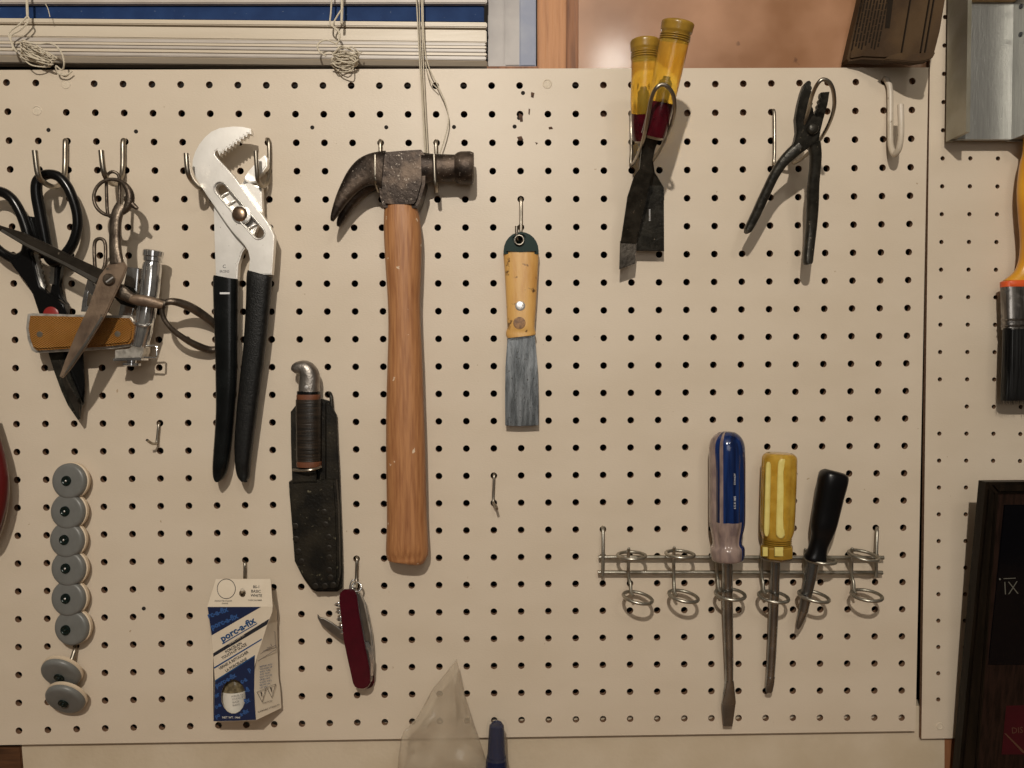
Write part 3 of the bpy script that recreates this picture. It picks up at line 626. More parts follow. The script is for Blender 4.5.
obj('handle_arm', plate([(3, 252), (16, 259), (28, 248), (33, 262), (36.5, 275), (40, 286), (47, 293), (56, 298), (63, 304), (66, 313), (62, 324), (50, 328), (40, 318), (36, 306), (32, 294), (24, 281), (13, 267)], hs(3), 6, 1.2), 'blackplastic', SH, 45)
obj('handle_arm', plate([(48, 256), (64, 255), (60, 270), (58, 285), (60, 296), (66, 304), (66, 322), (56, 330), (46, 320), (48, 300), (51, 285), (51, 270)], hs(-4), 6, 1.2), 'blackplastic', SH, 45)
obj('shear_web', plate([(22, 215), (36, 217), (43, 240), (41, 250), (28, 243)], 16, 5, 1), 'blackplastic', SH, 45)
def teethed(x0, y0, x1, y1, wd, n, sgn):
    pts = []; d = np.array((x1 - x0, y1 - y0), float); nn = np.array((-d[1], d[0])); nn = nn / np.linalg.norm(nn) * sgn
    for i in range(n + 1):
        p = np.array((x0, y0)) + d * i / n; pts.append(tuple(p))
        if i < n: pts.append(tuple(p + d * .5 / n + nn * 1.8))
    return pts + [tuple(np.array((x1, y1)) - nn * wd), tuple(np.array((x0, y0)) - nn * wd)]
obj('cracker_teeth', plate(teethed(36.8, 254, 45, 288, 3, 7, -1), 18.5, 2.5, .2), 'steel', SH, 40)
obj('cracker_teeth', plate(teethed(51.6, 262, 50, 284, 3, 5, 1), 17.5, 2.5, .2), 'steel', SH, 40)
obj('blade', plate([(46, 318), (55, 318), (62, 350), (70, 376), (76, 390), (81.2, 403), (79.5, 419), (77.5, 420), (67.6, 405.5), (61, 391), (54, 372), (48, 353)], 17, 2.2, .6), 'blackmetal', SH, 45)
obj('blade_edge', plate([(60, 360), (64.5, 374), (71, 388), (79.5, 404), (79, 417), (75, 411), (67, 395), (61, 376)], 18.2, 1.4, .4), 'darkblade', SH, 45)
obj('blade', plate([(57, 320), (79, 322), (82, 352), (84, 385), (83.5, 403), (80.5, 407.5), (74, 388), (64, 360), (57, 340)], 13.5, 2.2, .5), 'blackplastic', SH, 45)
knob(52.5, 314.5, 19, 8.0, 3.0, 'pivot_cap', 'red', SH, .7)

# ------------------------------------------------------------------ pistol grip tool
PT = thing('pistol_grip_tool', 'chrome pistol-shaped tool with checkered amber grip and upright barrel', 'hand tool', W(120, 320, 20))
gr = [(26.8, 314), (31, 313.2), (80, 314.6), (131, 315.4), (136.6, 324.8), (135, 339.4), (131.5, 346), (110, 348.8), (70, 351), (35.2, 353), (30.8, 350), (27, 340), (25.2, 328)]
obj('grip_frame', plate(gr, 31, 16, 1.2), 'chromedull', PT, 45)
gs = [(29, 315.6), (60, 316.2), (100, 317.4), (128, 318), (133.6, 326), (132.4, 338), (128.6, 343.8), (100, 346.8), (60, 349), (36.4, 350.4), (32.2, 347.4), (29, 338), (27.4, 328)]
gp = obj('grip_panel', plate(gs, lambda x, y: 35, 5, 4.2), 'amber', PT, 60)
for x, y in ((40, 334.3), (117.8, 334)): obj('screw', lathe(W(x, y, 34.7), FRONT, [(0, 2.7), (.7, 2.5), (.8, 1)], 14), 'greyguard', gp)
obj('barrel', loft([(152.4, 263, 27, 8.2, 7), (152, 268, 27, 9, 8), (150, 290, 27, 9, 8), (146.5, 312, 27, 9, 8), (143.5, 330, 27, 8.6, 8), (140, 346, 26, 7.8, 7)], n=26), 'chrome', PT, 50)
obj('barrel_collar', loft([(153.6, 250.4, 27, 8.2, 7.4), (153.5, 251.4, 27, 9.6, 8.6), (153.1, 256.5, 27, 9.6, 8.6), (153, 257.4, 27, 8.6, 7.6), (152.8, 261, 27, 8.6, 7.6), (152.7, 262, 27, 7.2, 6.4), (152.5, 265, 27, 7.2, 6.4)], n=26), 'chrome', PT, 40)
obj('band', tube([(134, 322, 35), (139, 325.5, 37), (147, 325.8, 36), (152, 324, 30)], .9, sub=4), 'chrome', PT)
obj('slide_plate', plate([(127, 267), (138.5, 268), (136, 300), (132, 316), (118, 315), (121, 296)], 24, 8, 1), 'chrome', PT, 45)
obj('dark_insert', plate([(122, 284), (133, 288), (138, 299), (134, 308), (120, 304), (112, 296)], 27, 8, 1), 'blackmetal', PT, 45)
obj('side_bracket', plate([(87, 279), (92, 279), (96, 290), (96, 312), (80.5, 311.5), (82, 300)], 22, 7, .8, holes=[[(88, 292), (92.5, 296), (92, 306), (86, 306)]]), 'chrome', PT, 45)
obj('base_block', plate([(114.5, 350), (128, 348.8), (137, 343), (143, 342), (143, 352), (140, 358.5), (114.5, 359)], 32, 14, 1), 'chromedull', PT, 45)
obj('base_flange', plate([(112.5, 358.4), (141, 357.6), (141, 360.4), (112.8, 361)], 34, 14, .5), 'chrome', PT, 45)
obj('wire_clip', tube([(145, 346, 28), (155.6, 345.6, 28), (157, 346.6, 28), (156.6, 357, 28), (155, 358, 28), (144, 357.4, 28)], .9, sub=0), 'chrome', PT, 60)
obj('end_knob', lathe(W(132, 358, 25), Vector((-.05, 0, -1)), [(0, 4), (4, 4), (4.5, 7.5), (6.5, 7.5), (7.2, 5)], 20), 'chrome', PT)
# linked wire loops
WL = obj('wire_link', tube([(106.5, 180, 36), (108.5, 173.8, 37), (113, 171.8, 38), (118, 174.5, 37), (119.6, 182, 36), (119.4, 200, 35), (118.5, 214, 35), (113, 217.5, 35), (108, 214, 35), (106.8, 200, 35)], 1.35, True, sub=5), 'oldsteel', None, 60)
tag(WL, 'long narrow dark wire link hanging in the second hook', 'wire link')
WL2 = obj('wire_link', tube([(94.4, 246, 30), (96, 240.4, 30), (100, 238.6, 30), (104.2, 241, 30), (105.6, 248, 30), (105.2, 262, 31), (103, 269.5, 31), (99, 271, 31), (95.5, 268, 31), (94.6, 260, 31)], 1.5, True, sub=5), 'oldsteel', None, 60)
tag(WL2, 'short dark wire link above the chrome pistol-shaped tool', 'wire link')

# ------------------------------------------------------------------ old scissors
OS = thing('scissors', 'old rusty scissors hanging wide open across the amber grip', 'scissors', W(112, 180, 44))
obj('blade', plate([(-6, 222.5), (0, 225.4), (22, 232), (45.6, 243), (73, 256.6), (102, 269.6), (112, 276), (108, 286), (96, 284.5), (64, 266), (27, 247.8), (0, 231.4), (-8, 225)], lambda x, y: 50 + (x - 108) * .05, 2.2, .8), 'darkblade', OS, 40)
obj('blade', plate([(119, 255), (126.6, 267.2), (123, 277), (117, 290), (104, 317.3), (85.5, 346.7), (70, 369), (62, 378), (59, 376.4), (64, 362), (74.6, 335.7), (87.3, 308.4), (94.5, 288.6), (99, 276), (108, 264)], lambda x, y: 54.5 + (y - 280) * .06, 2.4, .8), 'rustblade', OS, 40)
obj('blade_bevel', plate([(0, 231), (27, 246.6), (64, 264.8), (95, 282.8), (98, 279), (64, 261.8), (27, 243.8), (2, 229)], lambda x, y: 50.5 + (x - 108) * .05, .8, .2), 'steel', OS, 40)
obj('blade_bevel', plate([(63, 376), (70.4, 367), (85.5, 345), (103, 317.3), (101, 316.3), (84, 343.6), (69, 365)], lambda x, y: 55 + (y - 280) * .06, .8, .2), 'steel', OS, 40)
obj('shank', loft([(117, 264, 52, 7, 2.5), (115.5, 250, 50, 5.8, 3), (115.3, 235, 47, 5.5, 3.2), (115.8, 222, 44, 5.3, 3.2), (118, 212, 42, 5.5, 3), (122, 205, 41, 5.5, 2.6)], n=14, e=2.6, sub=4), 'oldsteel', OS, 50)
ring = [(112 + 18.2 * math.cos(a), 197.5 + 18.2 * math.sin(a), 41, 1.5 + 2.2 * max(0, math.cos(a - .1)) ** 2) for a in [2 * math.pi * i / 20 for i in range(20)]]
obj('finger_ring', tube(ring, 1, True, sub=2), 'oldsteel', OS, 60)
obj('finger_rest', loft([(127, 196, 41, 3.5, 2), (131, 203, 41, 3, 2), (136, 207.5, 41, 2.2, 1.6), (138, 208.5, 41, 1.4, 1)], n=10, sub=3), 'oldsteel', OS, 50)
obj('shank', loft([(108, 284, 48, 6, 2), (120, 291, 45, 7, 2.5), (131, 298, 42, 5.5, 3), (146, 302, 39, 5, 3), (158, 303, 37, 4.6, 3), (166, 304, 36, 4.2, 3)], n=14, e=2.4, sub=4), 'oldsteel', OS, 50)
obj('thumb_plate', loft([(127, 298.5, 43, 2, 1.6), (136, 299.5, 43, 5, 2.4), (150, 302, 41, 5.6, 2.6), (163, 305, 38, 3.6, 2.4)], n=14, sub=3), 'rustblade', OS, 50)
obj('finger_ring', tube([(163, 305, 36, 2.5), (172, 301.5, 35, 3.2), (187, 305.5, 27, 3.9), (203, 315, 17, 3.9), (216, 326, 9, 3.4), (223, 338, 6.5, 2.8), (220, 347, 6.5, 2.8), (210, 350, 9, 3.4), (196, 345, 17, 3.2), (182, 337, 26, 2.6), (170, 327, 32, 2.2), (163, 316, 35, 2.1)], 2, True, sub=5, n=10), 'oldsteel', OS, 60)
sc = knob(109.2, 279.6, 55, 5.0, 2.0, 'pivot_screw', 'oldsteel', OS, .8)
obj('screw_slot', plate([(105.5, 281.6), (112.4, 276.6), (113.2, 277.6), (106.3, 282.7)], 57.2, .4, 0), 'rivetbright', sc)

# ------------------------------------------------------------------ sheathed knife
KN = thing('hunting_knife', 'hunting knife with grey bird-head pommel in its black leather sheath', 'knife', W(318, 400, 15))
sb = [(295, 406), (290.4, 412), (290.6, 440), (291.2, 462), (292, 482), (288.6, 482), (289, 492), (290, 503.8), (291.3, 520), (292.7, 537.7), (294.4, 561.4), (302, 576.6), (311.3, 589.6), (316, 592), (337, 592), (342.2, 588.4), (342.4, 570), (341.6, 540), (340, 500), (339, 470), (337.7, 448), (336.4, 416), (332.6, 408.6), (328.5, 401), (321.6, 399)]
obj('sheath_back', plate(sb, 8, 4, 1.0), 'leather', KN, 45)
sf = [(289, 481.5), (310, 480), (335.6, 480.6), (337.6, 510), (338.6, 545), (339, 575), (337, 588), (333, 590.6), (316, 590.6), (311.6, 588), (303, 576), (295.4, 561.6), (293.5, 537), (291, 503)]
fr = obj('sheath_pouch', plate(sf, 18, 10, 3.0), 'leather', KN, 45)
for x, y in ((295.5, 526), (296, 539), (298.5, 551.5), (301.5, 561.5), (324, 512), (325.5, 524.5), (328.8, 537), (329, 548), (329.3, 557.5), (329.3, 570), (330.5, 577.5), (333.5, 585), (325, 586), (315.5, 586)):
    obj('rivet', lathe(W(x, y, 17.6), FRONT, [(0, 2.9), (.6, 2.8), (.9, 2), (.7, .6)], 12), 'rivet', fr)
obj('strap', plate([(291.6, 473), (316, 471.5), (316, 482), (292, 483)], 19, 8, 1), 'leather', KN, 45)
obj('strap', plate([(322.5, 403), (325, 403), (325, 480), (319.5, 480), (320.5, 440)], 14, 6, 1), 'leather', KN, 45)
obj('pommel', loft([(294.5, 372, 17, 4.0, 4), (296.5, 369.8, 17, 6.4, 6), (300.5, 368, 17, 7.2, 7), (306, 369.5, 17, 9, 8), (309.5, 376, 17, 10, 8.4), (309.3, 384, 17, 10.2, 8.6), (309.2, 391.5, 17, 10.4, 8.6)], n=22, e=2.3, sub=3), 'pommel', KN, 60)
obj('pommel_pin', lathe(W(306.5, 387, 25.4), FRONT, [(0, 1.7), (.6, 1.5), (.7, .5)], 12), 'rivetbright', KN)
def kseg(y0, y1, w_, m, name, d=8.4):
    return obj(name, loft([((296.6 + 320.4) / 2 + (y - 391) * .001 * 10, y, 17, w_ * (1 if 0 < i < 3 else .965), d) for i, y in enumerate((y0, y0 + .5, y1 - .5, y1))], n=24, e=2.4), m, KN, 50)
kseg(391, 394.4, 11.2, 'blackplastic', 'spacer'); kseg(394.4, 399.4, 11.6, 'redfibre', 'spacer'); kseg(399.4, 461, 12.3, 'leatherhandle', 'leather_handle', 9.4)
kseg(461, 466.4, 12.2, 'redfibre', 'spacer', 9.4)
obj('guard', tube([(293, 470, 20), (304, 470.5, 26.5), (313, 469.5, 26.5), (321, 466.5, 19)], 1.2, sub=5), 'greyguard', KN)

# ------------------------------------------------------------------ pocket knife
RK = thing('pocket_knife', 'dark red pocket knife hanging with one small blade open', 'pocket knife', W(356, 588, 12))
scp = [(343.7, 590.2), (340, 593), (339, 597.5), (340, 610), (341.4, 622), (343.7, 642), (348.2, 663), (352.8, 683.5), (354.6, 687), (358, 688.9), (363.8, 689.2), (368, 687), (370.2, 683.4), (369.6, 671), (367, 657), (363.8, 642), (361, 626), (358.3, 611), (356.5, 596), (354.4, 591.6), (350.5, 589.6)]
obj('scale', plate(scp, 20, 3.2, 1.8), 'cellred', RK, 60)
obj('scale', plate([(x + 4, y) for x, y in scp], 6, 3, 1), 'cellred', RK, 60)
obj('liner', plate([(x * 1.0 + (1.2 if i > 12 else .3), y) for i, (x, y) in enumerate(scp)], 16.6, 1, .2), 'chrome', RK, 60)
for k, (h, dx) in enumerate(((15, 1.8), (12, 3.0), (9.2, 4.2))):
    obj('blade_layer', plate([(350, 590.5), (358 + dx * .6, 593), (361.5 + dx, 603), (364.5 + dx, 616), (368 + dx, 634), (370 + dx * .9, 650), (371 + dx * .7, 668), (369.5 + dx * .6, 681), (365, 688), (357, 687), (350, 660), (345, 630)], h, 2.0, .5), ('steel', 'chromedull', 'chrome')[k], RK, 50)
obj('nail_nick_tool', plate([(364, 644), (368, 641.5), (371, 648), (373.5, 660), (373, 676), (370.8, 676), (370.6, 664), (368.6, 653)], 17, 1.4, .5), 'chrome', RK, 50)
obj('open_blade', plate([(344, 641), (345, 634), (340, 629), (331.5, 622.6), (324.5, 618.6), (320, 617.6), (317.3, 614.6), (317.6, 618.5), (320, 623), (329, 631), (338, 638)], 14, 1.8, .5), 'steel', RK, 50)
cs = []
for k in range(61):
    t = k / 60; a = t * 2 * math.pi * 4.5
    cs.append((337.6 + 5.2 * t + 3.0 * math.cos(a), 601 + 33 * t + .6 * math.sin(a), 11 + 2.6 * math.sin(a)))
obj('corkscrew', tube(cs, 1.0, sub=0, n=6), 'chrome', RK, 60)
obj('key_ring', tube([(356.8 + 4.6 * math.cos(a), 587 + 4.6 * math.sin(a), 14 + 1.5 * math.sin(a)) for a in [math.pi * i / 8 for i in range(16)]], .9, True, sub=1), 'chrome', RK, 60)
obj('shackle', tube([(351, 592, 16), (350, 587, 16), (351.5, 581.5, 15), (355, 580, 14), (356, 584, 13)], .8, sub=4), 'chrome', RK, 60)
obj('end_cap', knobm := lathe(W(352, 590.5, 13), Vector((-.2, 0, 1)), [(-1, 4.5), (1.5, 4), (2.2, 2)], 16), 'chromedull', RK)

# ------------------------------------------------------------------ glaze carton
BX = thing('glaze_carton', 'blue and white porcelain glaze carton with a bottle window', 'carton', W(243, 590, 20))
hb = lambda x, y: (24 + (x - 213) * .10) if y > 606.5 else 24 + (x - 213) * .10 - (606.5 - y) * .30
hf = hb
front = [(207.4, 606.6), (272.6, 606.6), (272.2, 612), (267.5, 624), (262.6, 640), (257.5, 655), (254.8, 666), (254.3, 690), (255, 708), (256.2, 720), (235, 721), (213.3, 721.6), (214.2, 700), (214.8, 680.4), (213.2, 655), (210.5, 630)]
wcx, wcy = 233.4, 696.5
win = [(wcx + 12.2 * math.cos(math.radians(a)), wcy + 17.2 * math.sin(math.radians(a))) for a in range(0, 360, 20)]
BF = obj('front_panel', plate(front, hb, .8, 0, holes=[win]), 'card', BX, 30)
hh_ = [(242.4 + 3.4 * math.cos(math.radians(a)), 593.4 + 4 * math.sin(math.radians(a))) for a in range(0, 360, 40)]
FL = obj('hanging_flap', plate([(215.9, 579), (270.6, 579), (271.6, 592), (272.6, 606.6), (207.4, 606.6), (211, 595)], hb, .8, 0, holes=[hh_]), 'card', BX, 30)
bm = bmesh.new()
def tris(bm, pts): bm.faces.new([bm.verts.new(W(*p)) for p in pts])
E1 = [(272.6, 606.6, hb(272, 607)), (267.5, 624, hb(267, 624)), (257.5, 655, hb(257, 655)), (254.6, 672, hb(254, 672)), (254.3, 690, hb(254, 690)), (256.2, 720, hb(256, 720))]
E2 = [(272.4, 598, 14), (276.9, 611, 10), (277.6, 650, 8), (278.4, 676, 8), (280.4, 690, 8), (281.4, 708, 8)]
for a, b, c_, d in zip(E1, E1[1:], E2[1:], E2): tris(bm, (a, b, c_, d))
bmesh.ops.remove_doubles(bm, verts=bm.verts, dist=1e-6)
SD = obj('side_panel', bm, 'card', BX, 30)
bm = bmesh.new()
BK = [(207.8, 607, 5), (212, 655, 5), (213.6, 721.6, 5), (281.4, 708, 5)]
tris(bm, [(213.3, 721.6, hb(213, 721)), (256.2, 720, hb(256, 720)), (281.4, 708, 8), (279, 709, 4), (214, 717, 4)])
tris(bm, [(207.4, 606.6, 24), (213.2, 655, 24), (213.3, 721.6, 24), (214, 717, 4), (214, 655, 4), (208.4, 606, 4)])
tris(bm, [(208.4, 606, 4), (214, 717, 4), (279, 709, 4), (278.4, 676, 4), (277.6, 650, 4), (276.9, 611, 4), (272.4, 598, 4)])
tris(bm, [(272.4, 598, 14), (272.4, 598, 4), (276.9, 611, 4), (276.9, 611, 10)])
for a, b in zip(E2[1:], E2[2:]): tris(bm, [a, (a[0], a[1], 4), (b[0], b[1], 4), b])
obj('back_panel', bm, 'card', BX, 30)
eps = .25
he = lambda x, y: hb(x, y) + eps
def pr(name, pts, m, parent=BF, k=.25):
    bm = bmesh.new(); vs = [bm.verts.new(W(x, y, hb(x, y) + k)) for x, y in pts]
    es = [bm.edges.new((vs[i], vs[(i + 1) % len(vs)])) for i in range(len(vs))]
    bmesh.ops.triangle_fill(bm, edges=es, use_beauty=True)
    return obj(name, bm, m, parent, 0)
pr('navy_corner', [(207.6, 607), (261, 606.9), (211.6, 635.4)], 'cardblue')
# lower navy field around the window
bm = bmesh.new(); es = []
for lp in ([(215, 680.8), (254.8, 655.6), (254.6, 666), (254.2, 690), (254.9, 708), (256, 719.8), (235, 720.8), (213.5, 721.3), (214.3, 700)], win):
    vs = [bm.verts.new(W(x, y, hb(x, y) + .25)) for x, y in lp]; es += [bm.edges.new((vs[i], vs[(i + 1) % len(vs)])) for i in range(len(vs))]
bmesh.ops.triangle_fill(bm, edges=es, use_beauty=True); obj('navy_field', bm, 'cardblue', BF, 0)
pr('black_band', [(213.2, 653.3), (269.2, 618.8), (267, 624.6), (213.3, 656.8)], 'ink')
pr('blue_line', [(222, 643.4), (257, 623), (257.4, 623.8), (222.4, 644.4)], 'brightblue', k=.3)
pr('blue_line', [(214, 667.2), (262, 638.4), (261.4, 640.1), (214.2, 668.8)], 'brightblue')
pr('blue_line', [(215, 680.2), (254.9, 655), (254.9, 656.4), (215, 681.6)], 'brightblue', k=.3)
hp3 = lambda x, y: hb(x, y) + .3
text('porc-a-fix', 222.4, 641.9, hp3, 6.4, 30.5, 'brightblue', BF, xs=1.08, bold=.035)
text('REPAIRS CHIPS ON', 229, 645.0, hp3, 1.5, 31, 'card', BF, xs=1.0)
text('PORCELAIN', 226, 653.4, hp3, 2.7, 30.5, 'ink', BF, xs=.92, bold=.02)
text('TOUCH-UP GLAZE', 222.4, 659.6, hp3, 2.7, 30.5, 'ink', BF, xs=.88, bold=.02)
text('VERNIS À RETOUCHER', 219.6, 670, hp3, 2.7, 30.5, 'ink', BF, xs=.86, bold=.02)
text('LA PORCELAINE', 226, 672.2, hp3, 2.7, 30.5, 'ink', BF, xs=.88, bold=.02)
text('BS-1', 253, 588.0, hp3, 2.7, -1, 'ink', FL, xs=.95, bold=.01); text('BASIC', 251, 592.4, hp3, 2.7, -2, 'ink', FL, xs=.95, bold=.01); text('WHITE', 250.6, 596.6, hp3, 2.7, -2, 'ink', FL, xs=.95, bold=.01)
text('CODE NUMBER', 248, 600.9, hp3, 1.4, 0, 'ink', FL); text('INDICATES COLOR', 214.6, 601.6, hp3, 1.4, 0, 'ink', FL); text('SHADE', 221.8, 604.1, hp3, 1.4, 0, 'ink', FL)
obj('colour_circle', sweep([W(226.3 + 9.1 * math.cos(a), 588.8 + 9.8 * math.sin(a), hb(226.3 + 9.1 * math.cos(a), 588.8 + 9.8 * math.sin(a)) + .2) for a in [math.pi * i / 16 for i in range(32)]], .00028, True, 5), 'ink', FL)
# tone on tone repeated name
for s, x, y, z in (('rc-a-fix', 208.4, 618.4, 5.4), ('porc-a-fix', 212, 629.5, 5.4), ('-fix', 229, 609, 4.0)):
    if s == '-fix': continue
    text(s, x, y, hp3, z, 20 if y < 625 else 24, 'bluepattern', BF, 'repeated_name', xs=.95, bold=.04)
for s, x, y, z in (('porc-a-fix', 216.5, 688, 4.8), ('c-a', 241.5, 684, 4.8), ('-fi', 246, 693, 4.8), ('fix', 245.5, 704, 4.8), ('or', 215.6, 698, 4.4), ('c-a', 216, 709, 4.4), ('a-fix', 241, 716.5, 4.4), ('po', 216, 718.5, 4), ('p', 248.8, 672, 4.8)):
    text(s, x, y, hp3, z, 30, 'bluepattern', BF, 'repeated_name', xs=.85, bold=.04)
text('NET WT. 14ml', 222.2, 718.4, hp3, 2.0, 0, 'bottlelabel', BF, xs=1.0, bold=.01)
# bottle inside
bt = thing('glaze_bottle', 'small dark-topped bottle with white label showing in the carton window', 'bottle', W(234, 714, 16))
obj('glass', loft([(234, 676, 14, 5, 4), (234, 679, 14, 8, 6), (234, 688, 14, 12, 8), (234, 712, 14, 12, 8), (234, 716, 14, 10, 7)], n=20, sub=2), 'bottleglass', bt, 60)
lb_ = obj('label', loft([(234, 689.8, 14, 12.4, 8.4), (234, 710, 14, 12.4, 8.4), (234, 714.5, 14, 11.4, 7.8)], n=24), 'bottlelabel', bt, 60)
for i in range(4):
    text(('PORCELAIN', 'TOUCH-UP', 'GLAZE', 'BLANC')[i], 231.5 + i * .4, 697.6 + i * 2.9, 22.6, 1.7, 12, 'greyink', lb_, xs=.95)
# side print
def hside(x, y): return max(8, hb(256, 700) - (x - 256) * .72)
for i in range(9):
    text(('REPAIRS AND', 'TOUCHES UP', 'SINKS TUBS', 'AND TILES', 'EASY TO USE', 'DRIES FAST', 'SHAKE WELL', 'BRUSH ON', 'LET DRY')[i], 259.8, 667.5 + i * 2.65, hside, 1.5, 12, 'brightblue', SD, xs=1.0)
for x, y in ((261.5, 696), (271.2, 691.5)):
    t3 = [(x - 4.6, y - 4), (x + 4.4, y - 7.5), (x + .6, y + 6)]
    obj('warning_triangle', sweep([W(a, b, hside(a, b) + .5) for a, b in t3], .0003, True, 5), 'ink', SD)
    text('!', x - .6, y, lambda a, b: hside(a, b) + .4, 4.2, 10, 'ink', SD, 'warning_mark', bold=.04)
text('CAUTION', 263, 704, lambda a, b: hside(a, b) + .3, 1.5, 16, 'ink', SD); text('FLAMMABLE ATTENTION', 258, 713, lambda a, b: hside(a, b) + .3, 1.5, 20, 'ink', SD, xs=.95)
for q in ([(259, 652), (262, 638), (270, 630), (275, 632), (275.5, 648)], [(257, 656), (266, 650), (276, 645), (276.5, 649), (258, 661)], [(266, 636), (267, 648), (272, 646)]):
    obj('line_drawing', sweep([W(a, b, hside(a, b) + .4) for a, b in q], .00025, True, 4), 'greyink', SD)

# ------------------------------------------------------------------ furniture glides
gl = [(70.6, 480.5, 0, 0), (69.2, 510.6, 0, 0), (68.4, 538.9, 0, 0), (69.8, 567.2, 0, 0), (69.8, 597, 0, 0), (73, 626, .02, 0), (61.6, 671.5, .02, 1), (65.8, 697, .04, 1)]
place = ['topmost', 'second from the top', 'third from the top', 'fourth from the top', 'fifth from the top', 'lowest of the upright six']
for i, (x, y, tx, til) in enumerate(gl):
    n = Vector((-.13, -1, .04)).normalized() if not til else Vector((-.07, -.88, -.46)).normalized()
    lab = ('grey round furniture glide on cream base, %s in the column' % place[i]) if i < 6 else ('tilted grey furniture glide, %s of the bottom pair' % ('upper', 'lower')[i - 6])
    G = thing('furniture_glide', lab, 'furniture glide', W(x + 3, y, 2), 'grey furniture glides')
    h0 = 6 if not til else 10
    c = W(x + (2.2 if not til else 2), y - (0 if not til else 2), h0)
    s = 1.03 if i < 6 else 1.12
    obj('base', lathe(c, n, [(-1.6 if not til else -.6, 14 * s), (-1.2 if not til else -.2, 15.9 * s), (2.0, 16.2 * s), (2.6, 15.2 * s)], 32), 'glidecream', G, 40)
    obj('pad', lathe(c, n, [(2.6, 15.0 * s), (3.1, 15.6 * s), (5.2, 15.5 * s), (6.6, 14.6 * s), (7.2, 13.4 * s), (7.4, 12 * s), (7.5, 5), (7.5, 4.4)], 36), 'glidegrey', G, 35)
    sx = c + n * .0072 + (Vector((-.0006, 0, .0006)) if not til else Vector((0, 0, -.0015)))
    if i == 5: sx = sx + Vector((-.003, 0, -.002))
    sw = obj('screw', lathe(sx, n, [(0, 4.6), (1.2, 4.4), (1.5, 3.2), (.9, 2.4), (.8, 1.6), (1.3, 1.2), (1.35, .3)], 20), 'glidescrew', G, 40)
    obj('screw_tip', lathe(sx + n * .0009, n, [(0, 1.1), (.8, .9), (1.0, .2)], 10), 'rivetbright' if i < 5 else 'glidescrew', sw, 60)
    if til: obj('nail', tube([(x + 4, y - 4, 4), (x - 12, y, 8), (x - 18.5, y + 3.5, 9)], 1.6, sub=2), 'oldsteel', G, 60)
    else: obj('shank', lathe(c, Vector((0, 1, 0)), [(0, 2.4), (11, 2.2)], 10), 'steel', G, 60)

# ------------------------------------------------------------------ screwdriver rack
RA = thing('screwdriver_rack', 'grey wire rack with six pairs of rings holding screwdrivers', 'tool rack', W(740, 565, 5))
obj('crossbar', tube([(598.6, 557.2, 7), (883.6, 557.6, 7)], 1.9, sub=0, n=10), 'rackwire', RA, 60)
obj('crossbar', tube([(597.8, 572.4, 7), (882.4, 572.6, 7)], 1.9, sub=0, n=10), 'rackwire', RA, 60)
for pts in ([(602.5, 528, -6), (602.6, 527, 0), (603, 531, 6), (603, 553, 10), (602.6, 576, 10)], [(876.6, 529, -6), (876.8, 528, 0), (877, 532, 6), (876.4, 553, 10), (876, 577, 10)]):
    obj('mounting_peg', tube(pts, 1.6, sub=5), 'rackwire', RA, 60)
def ringc(px, py, h, R, tilt, roll=0):
    c = W(px, py, h); P = []
    for i in range(24):
        a = 2 * math.pi * i / 24 + math.pi * .62
        dx, dy = R / 1000 * math.cos(a), R / 1000 * math.sin(a)
        P.append(c + Vector((dx, dy, dy * tilt + dx * roll)))
    return P
RG = [((628.4, 548), (630.5, 592), (631.6, 555.6, 0), (637.8, 597.7, .16)), ((673.8, 547), (674, 592), (680, 554.2, .04), (683.4, 596.2, .14)),
      ((717, 549), (717.8, 588), (727.5, 556, 0), (730.2, 594.3, .02)), ((761.6, 549), (763, 590), (776, 557, 0), (773.4, 596.8, .06)),
      ((805, 549), (806, 588), (821, 560, .05), (813.8, 596.4, .14)), ((851.8, 548), (853.5, 590), (863.5, 555.5, .12), (866.6, 595.4, .02))]
for lt, lbm, u, l in RG:
    obj('ring', sweep(ringc(u[0], u[1], 24, 12.3, .02 + .12 * (u[2] > .1), -u[2]), .0016, True, 8), 'rackwire', RA, 60)
    obj('ring', sweep(ringc(l[0], l[1], 24, 12.8, .10, -l[2]), .0016, True, 8), 'rackwire', RA, 60)
    obj('ring_stem', tube([(lt[0] + .5, lt[1] - .5, 17, .5), (lt[0] + .4, lt[1] + 1, 16, 1.5), (lt[0], lt[1] + 5, 12, 1.5), (lt[0], 575, 10.5, 1.5), (lbm[0], lbm[1] - 8, 12, 1.5), (lbm[0] + .5, lbm[1], 16, 1.7), (lbm[0] + 3, lbm[1] + 4, 20, 1.2)], 1.5, sub=4), 'rackwire', RA, 60)

# ------------------------------------------------------------------ screwdrivers
def flute(nf, depth, t0, t1):
    def f(a, t):
        if not t0 < t < t1: return 1.0
        k = min(1, (t - t0) / .06, (t1 - t) / .06)
        return 1 - depth * k * max(0, math.cos(a * nf)) ** 2
    return f
